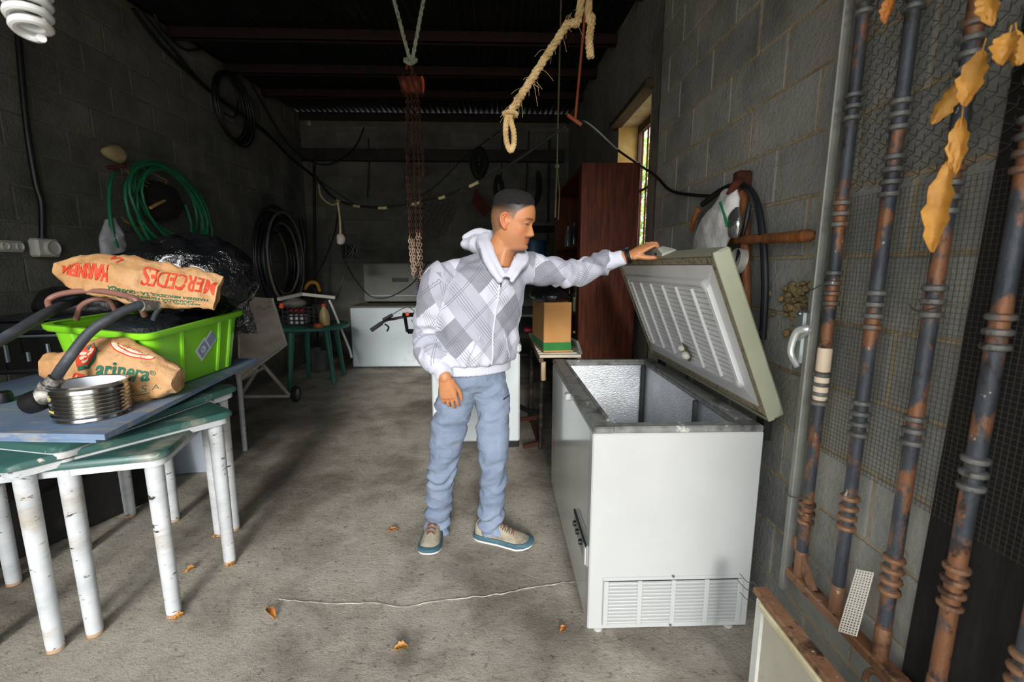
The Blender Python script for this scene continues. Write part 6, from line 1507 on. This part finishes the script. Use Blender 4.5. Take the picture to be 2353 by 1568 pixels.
jb.tube(COL, [.010, .016, .022, .028, .028, .024, .016, .013, .010], 14, sm=6)
for sd_, pts_ in ((0, COL[:4]), (1, COL[5:])):
    q_ = [p+(p-NB).normalized()*.012+Vector((-.018 if sd_ == 0 else .016, .0, -.018)) for p in pts_]
    jb.tube(q_, [.012, .020, .028, .032] if sd_ == 0 else [.028, .022, .018, .010], 14, sm=6)
HOOD = [V3((-0.039, 2.130, 1.486)), V3((-0.085, 2.180, 1.500)), V3((-0.139, 2.200, 1.501))]
jb.limb(HOOD, [.060, .070, .045], [.045, .046, .026], (0, 1, 0), 18, 5)
jb.limb([V3((-0.148, 2.220, 1.534)), V3((-0.089, 2.200, 1.557)), V3((-0.035, 2.160, 1.543))], [.016, .026, .022], None, (0, 1, 0), 14, 5)
jack = remesh(jb, .0055, 6, .5)
A = co(jack)
dT, sT, fT, _ = polyparam(A, TP); dR, sR, fR, tR = polyparam(A, spline(RSl, 5)); dL, sL, fL_, tL = polyparam(A, spline(LSl, 5)); dC, sC, _, _ = polyparam(A, spline(COL, 5)); dH, _, _, _ = polyparam(A, HOOD)
LR = sum((b-a).length for a, b in zip(spline(RSl, 5), spline(RSl, 5)[1:])); LL = sum((b-a).length for a, b in zip(spline(LSl, 5), spline(LSl, 5)[1:]))
nl, nf = np.array(fL), np.array(fF)
rel = A-fT; a1 = rel@nl; a2 = rel@nf
nT = np.sqrt((a1/.205)**2+(a2/.15)**2); nR = dR/.078; nL = dL/.068
cR = (nR < nT) & (nR < nL) & (sR > .035); cL = (nL < nT) & ~cR & (sL > .06)
# folds
NR = nrm(jack); w1 = vnoise(A, (9, 9, 9), 1); w2 = vnoise(A, (22, 22, 22), 5); rid = .5-np.abs(vnoise(A, (7, 7, 12), 9))*2
disp = .004*w1+.003*w2+.0045*rid
th = np.arctan2(a1, a2)
disp += np.where(~cR & ~cL, .0045*np.sin(th*13+w1*4)*(ss(-A[:, 2], -1.06, -.965)*ss(A[:, 2], .945, .965)), 0)
disp += np.where(~cR & ~cL, .006*np.sin((A[:, 2]*38+a1*26)+w1*4)*np.exp(-((A[:, 2]-1.06)/.09)**2), 0)
disp += np.where(cR, .007*np.sin(sR*105+w1*5)*np.exp(-((sR-.40)/.10)**2)+.0045*np.sin(sR*60+w1*6)*ss(sR, .12, .2), 0)*ss(-sR, -(LR-.05), -(LR-.09))
disp += np.where(cL, .0055*np.sin(sL*90+w1*6)*ss(sL, .10, .2)*ss(-sL, -(LL-.06), -(LL-.10))+.006*np.exp(-((sL-LL+.085)/.02)**2), 0)
rib = (A[:, 2] < .956) & ~cR & ~cL
disp = np.where(rib, .0012*np.sin(th*120), disp)
A2 = A+NR*disp[:, None]; setco(jack, A2)
pu = np.where(cR, .075*np.arctan2((A-fR)@np.array((.0, -1., 0)), (A-fR)@np.array((-1., 0, .2)))+.03, np.where(cL, .065*np.arctan2((A-fL_)@np.array((0, 0, 1.)), (A-fL_)@np.array((0, -1., 0)))+.05, .205*np.arcsin(np.clip(a1/.232, -1, 1))))
pv = np.where(cR, 1.36-sR, np.where(cL, sL+.55, A[:, 2]+.05))
# on the outstretched sleeve the pattern runs along the arm
pu, pv = np.where(cL, pv*.9, pu), np.where(cL, pu*1.15+.9, pv)
e_ = lambda x: np.clip(x/.016+.5, 0, 1)
plain = np.max([np.where(~cR & ~cL, e_(.956-A[:, 2]), 0), e_(.046-dC), np.where(A[:, 2] > 1.46, e_(.075-dH), 0), np.where(cR, e_(sR-LR+.062), 0), np.where(cL, e_(sL-LL+.055), 0)], axis=0)
for nm, arr in (('pu', pu), ('pv', pv), ('plain', plain)):
    at = jack.attributes.new(nm, 'FLOAT', 'POINT'); at.data.foreach_set('value', arr.astype(np.float32))
def argyle():
    N = NT('argyle_fleece')
    at_ = lambda n_: N.n('ShaderNodeAttribute', attribute_name=n_).outputs['Fac']
    u_ = N.math('DIVIDE', at_('pu'), .165); v_ = N.math('DIVIDE', at_('pv'), .205)
    a = N.math('ADD', u_, v_); b = N.math('SUBTRACT', u_, v_)
    k = N.math('FLOORED_MODULO', N.math('ADD', N.math('FLOOR', a), N.math('MULTIPLY', N.math('FLOOR', b), 2)), 4)
    col_ = N.mix(N.math('LESS_THAN', k, 2.5), lin('#a3a4b0'), N.mix(N.math('LESS_THAN', k, 1.5), lin('#84858f'), N.mix(N.math('LESS_THAN', k, .5), lin('#a3a4b0'), lin('#bfc0cc'))))
    fa = N.math('ABSOLUTE', N.math('SUBTRACT', N.math('FRACT', N.math('ADD', a, .5)), .5)); fb = N.math('ABSOLUTE', N.math('SUBTRACT', N.math('FRACT', N.math('ADD', b, .5)), .5))
    def ln_(f_, at0, wd): return N.math('LESS_THAN', N.math('ABSOLUTE', N.math('SUBTRACT', f_, at0)), wd)
    fa2 = N.math('ABSOLUTE', N.math('SUBTRACT', N.math('FRACT', a), .5)); fb2 = N.math('ABSOLUTE', N.math('SUBTRACT', N.math('FRACT', b), .5))
    li = N.math('MAXIMUM', N.math('MAXIMUM', ln_(fa2, 0, .009), ln_(fa2, .075, .009)), N.math('MAXIMUM', ln_(fb2, .035, .009), ln_(fa2, .15, .006)))
    col_ = N.mix(N.math('MULTIPLY', li, .75), col_, lin('#5a5b66'))
    col_ = N.mix(N.math('GREATER_THAN', at_('plain'), .5), col_, lin('#c2c3cf'))
    N.l(col_, N.b.inputs['Base Color']); N.b.inputs['Roughness'].default_value = .9; N.b.inputs['Sheen Weight'].default_value = .15
    N.bump(N.noise(N.coords(), 260, 3), .25, .002); return N.m
jo = finish(jack, 'hoodie', argyle(), man)
# zip: slider and teeth down the chest, grey shirt in the open neck
metal_m = M('zip_metal', ['#8a8a8c', '#b5b5b8'], 20, .3, .9, .3, 200)
ev_dg = bpy.context.evaluated_depsgraph_get()
def on_chest(z, off=.0, side=0):
    """front of the torso at height z"""
    i = min(range(len(TP)), key=lambda k: abs(TP[k].z-z)); d = (fF+fL*side).normalized(); o = TP[i]; best = o+fF*T2[i]
    hit, loc, nm_, idx = jo.ray_cast(o+d*.6-origin(man), -d)
    return (loc+origin(man) if hit else best)+d*off
zp = [on_chest(z, .003) for z in np.linspace(1.345, .96, 26)]
mb = MB(); mb.tube(zp, .0045, 6); mb.build('zip', M('zip_tape', ['#b9bac4', '#cfd0d9'], 30, .6), jo)
for sd_ in (-1, 1):
    pk_ = [on_chest(z, .001, sd_*q) for z, q in zip(np.linspace(1.10, .985, 9), np.linspace(.42, .85, 9))]
    mb = MB(); mb.tube(pk_, .0035, 6); mb.build('pocket_welt', M('hoodie_welt', ['#a9aab5', '#babbc6'], 20, .9), jo)
mb = MB(); mb.box(zp[0]+fF*.004, (.012, .008, .02), bev=.003); mb.tube([zp[0]+fF*.008, zp[0]+fF*.009+Vector((0, 0, -.035))], .004, 8); mb.build('zip_slider', M('dark_zip_pull', ['#3a3a3c', '#55555a'], 9, .4, .8, bump=0), jo)
mb = MB(); mb.limb([NB+fF*.030+Vector((0, 0, -.005)), NB+fF*.040+Vector((0, 0, -.06))], [.045, .05], [.022, .026], fL, 16, 4); mb.build('undershirt', M('grey_shirt', ['#7d878b', '#8c969a'], 9, .9), man)
# ---- trousers
tb = MB()
pel = [(-.112, 2.155, .955, .150, .112), (-.112, 2.155, .90, .158, .118), (-.112, 2.157, .85, .160, .118), (-.112, 2.16, .815, .13, .10)]
tb.loft([[Vector(p[:3])+fL*(p[3]*math.cos(2*PI*k/40))+fF*(p[4]*math.sin(2*PI*k/40)) for k in range(40)] for p in pel])
RL = [RH+Vector((.025, .01, .09)), RH, RH.lerp(RK, .40), RK, RK.lerp(RA, .5), RA+Vector((0, -.005, .015)), RA+Vector((0, -.012, -.055))]
LLg = [LH+Vector((-.025, 0, .09)), LH, LH.lerp(LK, .40), LK, LK.lerp(LA, .5), LA+Vector((0, 0, .015)), LA+Vector((.006, -.006, -.05))]
tb.tube(RL, [.09, .090, .084, .070, .068, .064, .062], 26, sm=6); tb.tube(LLg, [.09, .084, .080, .068, .066, .064, .064], 26, sm=6)
trs = remesh(tb, .006, 16, .5)
A = co(trs); NR = nrm(trs); dR, sR, fR, _ = polyparam(A, spline(RL, 6)); dL, sL, fL2, _ = polyparam(A, spline(LLg, 6)); isR = dR < dL; s_ = np.where(isR, sR, sL); rr_ = np.where(isR[:, None], A-fR, A-fL2)
w1 = vnoise(A, (8, 8, 8), 2); w2 = vnoise(A, (20, 20, 30), 7); rid = .5-np.abs(vnoise(A, (6, 6, 13), 3))*2
an = np.arctan2(rr_[:, 0], -rr_[:, 1])
disp = .0035*w1+.003*w2+.006*rid+.0035*(.5-np.abs(vnoise(A, (16, 16, 26), 13))*2)
disp += .007*np.sin(s_*75+an*1.5+w1*6)*np.exp(-((s_-.45)/.10)**2)+.009*np.sin(s_*62+np.sin(an)*2+w1*5)*ss(s_, .60, .70)+.006*np.sin(s_*48+an*2+w1*5)*np.exp(-((s_-.17)/.08)**2)
A2 = A+NR*disp[:, None]
# slanted thigh pockets stand slightly proud
for sgn, L_ in ((1, ~isR), (-1, isR)):
    pk = L_*ss(s_, .19, .20)*ss(-s_, -.37, -.36)*ss(np.abs(np.angle(np.exp(1j*(an-sgn*1.0))))*-1, -.62, -.58); A2 = A2+NR*(pk*.005)[:, None]
setco(trs, A2)
def slate():
    N = NT('slate_twill'); v = N.coords('world'); c_ = N.ramp(N.noise(v, 5, 6), [(.3, lin('#69758a')), (.7, lin('#8490a3'))])
    k = N.ramp(N.noise(v, 9, 6, .7), [(.60, (0, 0, 0, 1)), (.78, (1, 1, 1, 1))]); c_ = N.mix(N.math('MULTIPLY', k, .5), c_, lin('#a09a90'))
    N.l(c_, N.b.inputs['Base Color']); N.b.inputs['Roughness'].default_value = .88; N.bump(N.noise(N.coords('world', (1, 1, 1.6), (R(20), R(25), 0)), 24, 6), .6, .012); return N.m
to = finish(trs, 'trousers', slate(), man)
dp = M('dark_pocket', ['#2c323c', '#3b424e'], 5, .9, bump=0)
mb = MB(); mb.tube([(0.028, 2.075, 0.779), (0.040, 2.085, 0.785), (0.055, 2.100, 0.791)], .004, 6); mb.build('pocket_zip', dp, to)
mb = MB(); mb.box((-0.296, 2.100, 0.717), (.012, .008, .010), bev=.002); mb.build('white_tab', M('white_tab', ['#e3e5e8', '#eceef0'], 5, .6, bump=0), to)
# ---- shoes
suede = M('tan_suede', ['#8f8671', '#a39a85', '#7a705d'], 9, .95, 0, .5, 90, .004, spots=[('#4a3f33', 5, .66, .1), ('#9c7a66', 3.2, .58, .12)])
sole_m = M('blue_grey_sole', ['#33525e', '#45646f'], 9, .8, 0, .3, 60); sole_w = M('white_sole', ['#c9c8c2', '#d9d8d2'], 7, .8)
lace_m = M('brown_lace', ['#5e3a30', '#7a5146'], 20, .9)
def shoe(heel, toe):
    h = Vector(heel); t_ = Vector(toe); d = (t_-h); L = d.length; d.normalize(); s = Vector((-d.y, d.x, 0)); h = Vector((h.x, h.y, 0))
    hwid = lambda x: float(np.interp(x, [0, .04, .12, .25, .45, .62, .78, .90, .97, 1.0], [.020, .033, .040, .041, .041, .048, .052, .046, .030, .010]))
    top = lambda x: float(np.interp(x, [0, .05, .15, .3, .42, .55, .7, .85, .95, 1.0], [.085, .105, .118, .118, .102, .084, .068, .056, .045, .028]))
    xs = np.linspace(0, 1, 30); mb = MB(); rings = []
    for x in xs:
        w_, tp = hwid(x), top(x); ring = []
        for k in range(24):
            a = 2*PI*k/24; y = w_*math.copysign(abs(math.cos(a))**.8, math.cos(a)); z = .026+(tp-.026)*max(0, math.sin(a))**.75 if math.sin(a) > 0 else .022
            taper = 1-.35*max(0, (z-.03)/.09)
            p = h+d*(x*L)+s*y*taper+Vector((0, 0, z)); ring.append(p+Vector((0, 0, 1))*.0015*nz(p, 60, 2))
        rings.append(ring)
    mb.loft(rings); so = mb.build('shoe', suede, man, ang=60)
    def outl(g_): return [h+d*(x*L*(1+g_*.06)-g_*.008)+s*(hwid(x)+.004+g_*.003) for x in xs]+[h+d*(x*L*(1+g_*.06)-g_*.008)-s*(hwid(x)+.004+g_*.003) for x in xs[::-1]]
    lift = lambda P, z, zt=0: [Vector((p.x, p.y, z+zt*max(0, ((p-h).dot(d)/L-.8)*.06))) for p in P]
    mb = MB(); mb.loft([lift(outl(.2), .010, 1), lift(outl(1), .014, 1), lift(outl(1), .028, 1), lift(outl(.0), .034, 1)]); mb.build('sole', sole_m, so, ang=40)
    mb = MB(); mb.loft([lift(outl(.0), .0, 1), lift(outl(.6), .003, 1), lift(outl(.6), .0105, 1)]); mb.build('outsole', sole_w, so, ang=40)
    for i in range(5):
        x = .36+i*.075; zt_ = top(x)+.002; w_ = hwid(x)*.55
        mb = MB(); mb.tube([h+d*(x*L)+s*w_+Vector((0, 0, zt_-.012)), h+d*((x+.03)*L)+Vector((0, 0, zt_+.003)), h+d*((x+.05)*L)-s*w_+Vector((0, 0, zt_-.016))], .0028, 6, sm=4)
        mb.tube([h+d*(x*L)-s*w_+Vector((0, 0, zt_-.012)), h+d*((x+.03)*L)+Vector((0, 0, zt_+.004)), h+d*((x+.05)*L)+s*w_+Vector((0, 0, zt_-.016))], .0028, 6, sm=4); mb.build('lace', lace_m, so)
    c0 = h+d*(.35*L)+Vector((0, 0, top(.36)+.006))
    for sg in (-1, 1):
        mb = MB(); mb.tube([c0, c0+s*sg*.022+Vector((0, 0, .010)), c0+s*sg*.034+d*.012-Vector((0, 0, .008)), c0+d*.006], .0026, 6, sm=5); mb.build('lace_bow', lace_m, so)
    return so
shoe((-.332, 2.325, 0), (-.345, 2.03, 0)); shoe((-.115, 2.195, 0), (.165, 2.09, 0))
# ---- watch and ring
mb = MB(); wd_ = (LW_-LE).normalized(); wc_ = LW_+Vector((.004, 0, .001)); wu = (Vector((0, 0, 1))-wd_*wd_.z).normalized(); ws_ = wd_.cross(wu)
mb.tube([wc_+wu*(.031*math.cos(R(a)))+ws_*(.034*math.sin(R(a)))-wd_*0 for a in range(0, 360, 15)], .0055, 8, closed=True); mb.tube([wc_+wd_*.009+wu*(.0305*math.cos(R(a)))+ws_*(.0335*math.sin(R(a))) for a in range(0, 360, 15)], .0055, 8, closed=True)
wt = mb.build('watch', M('watch_black', ['#0b0c0e', '#15171a'], 6, .5), man)
mb = MB(); mb.lathe([(.018, 0), (.019, .006), (.016, .010), (0, .010)], 20, wc_+wd_*.004+wu*.032, Matrix((wd_, ws_, wu)).transposed()); mb.build('watch_case', M('watch_black', [], 1), wt)
for k in range(4):
    a = R(250+k*9); mb = MB(); mb.box(wc_+wd_*.004+wu*(.036*math.cos(a))+ws_*(.039*math.sin(a)), (.010, .003, .002), Matrix((wd_, ws_, wu)).transposed()); mb.build('strap_slot', M('strap_grey', ['#777a7c', '#8c8f91'], 5, .5, bump=0), wt, smooth=False)
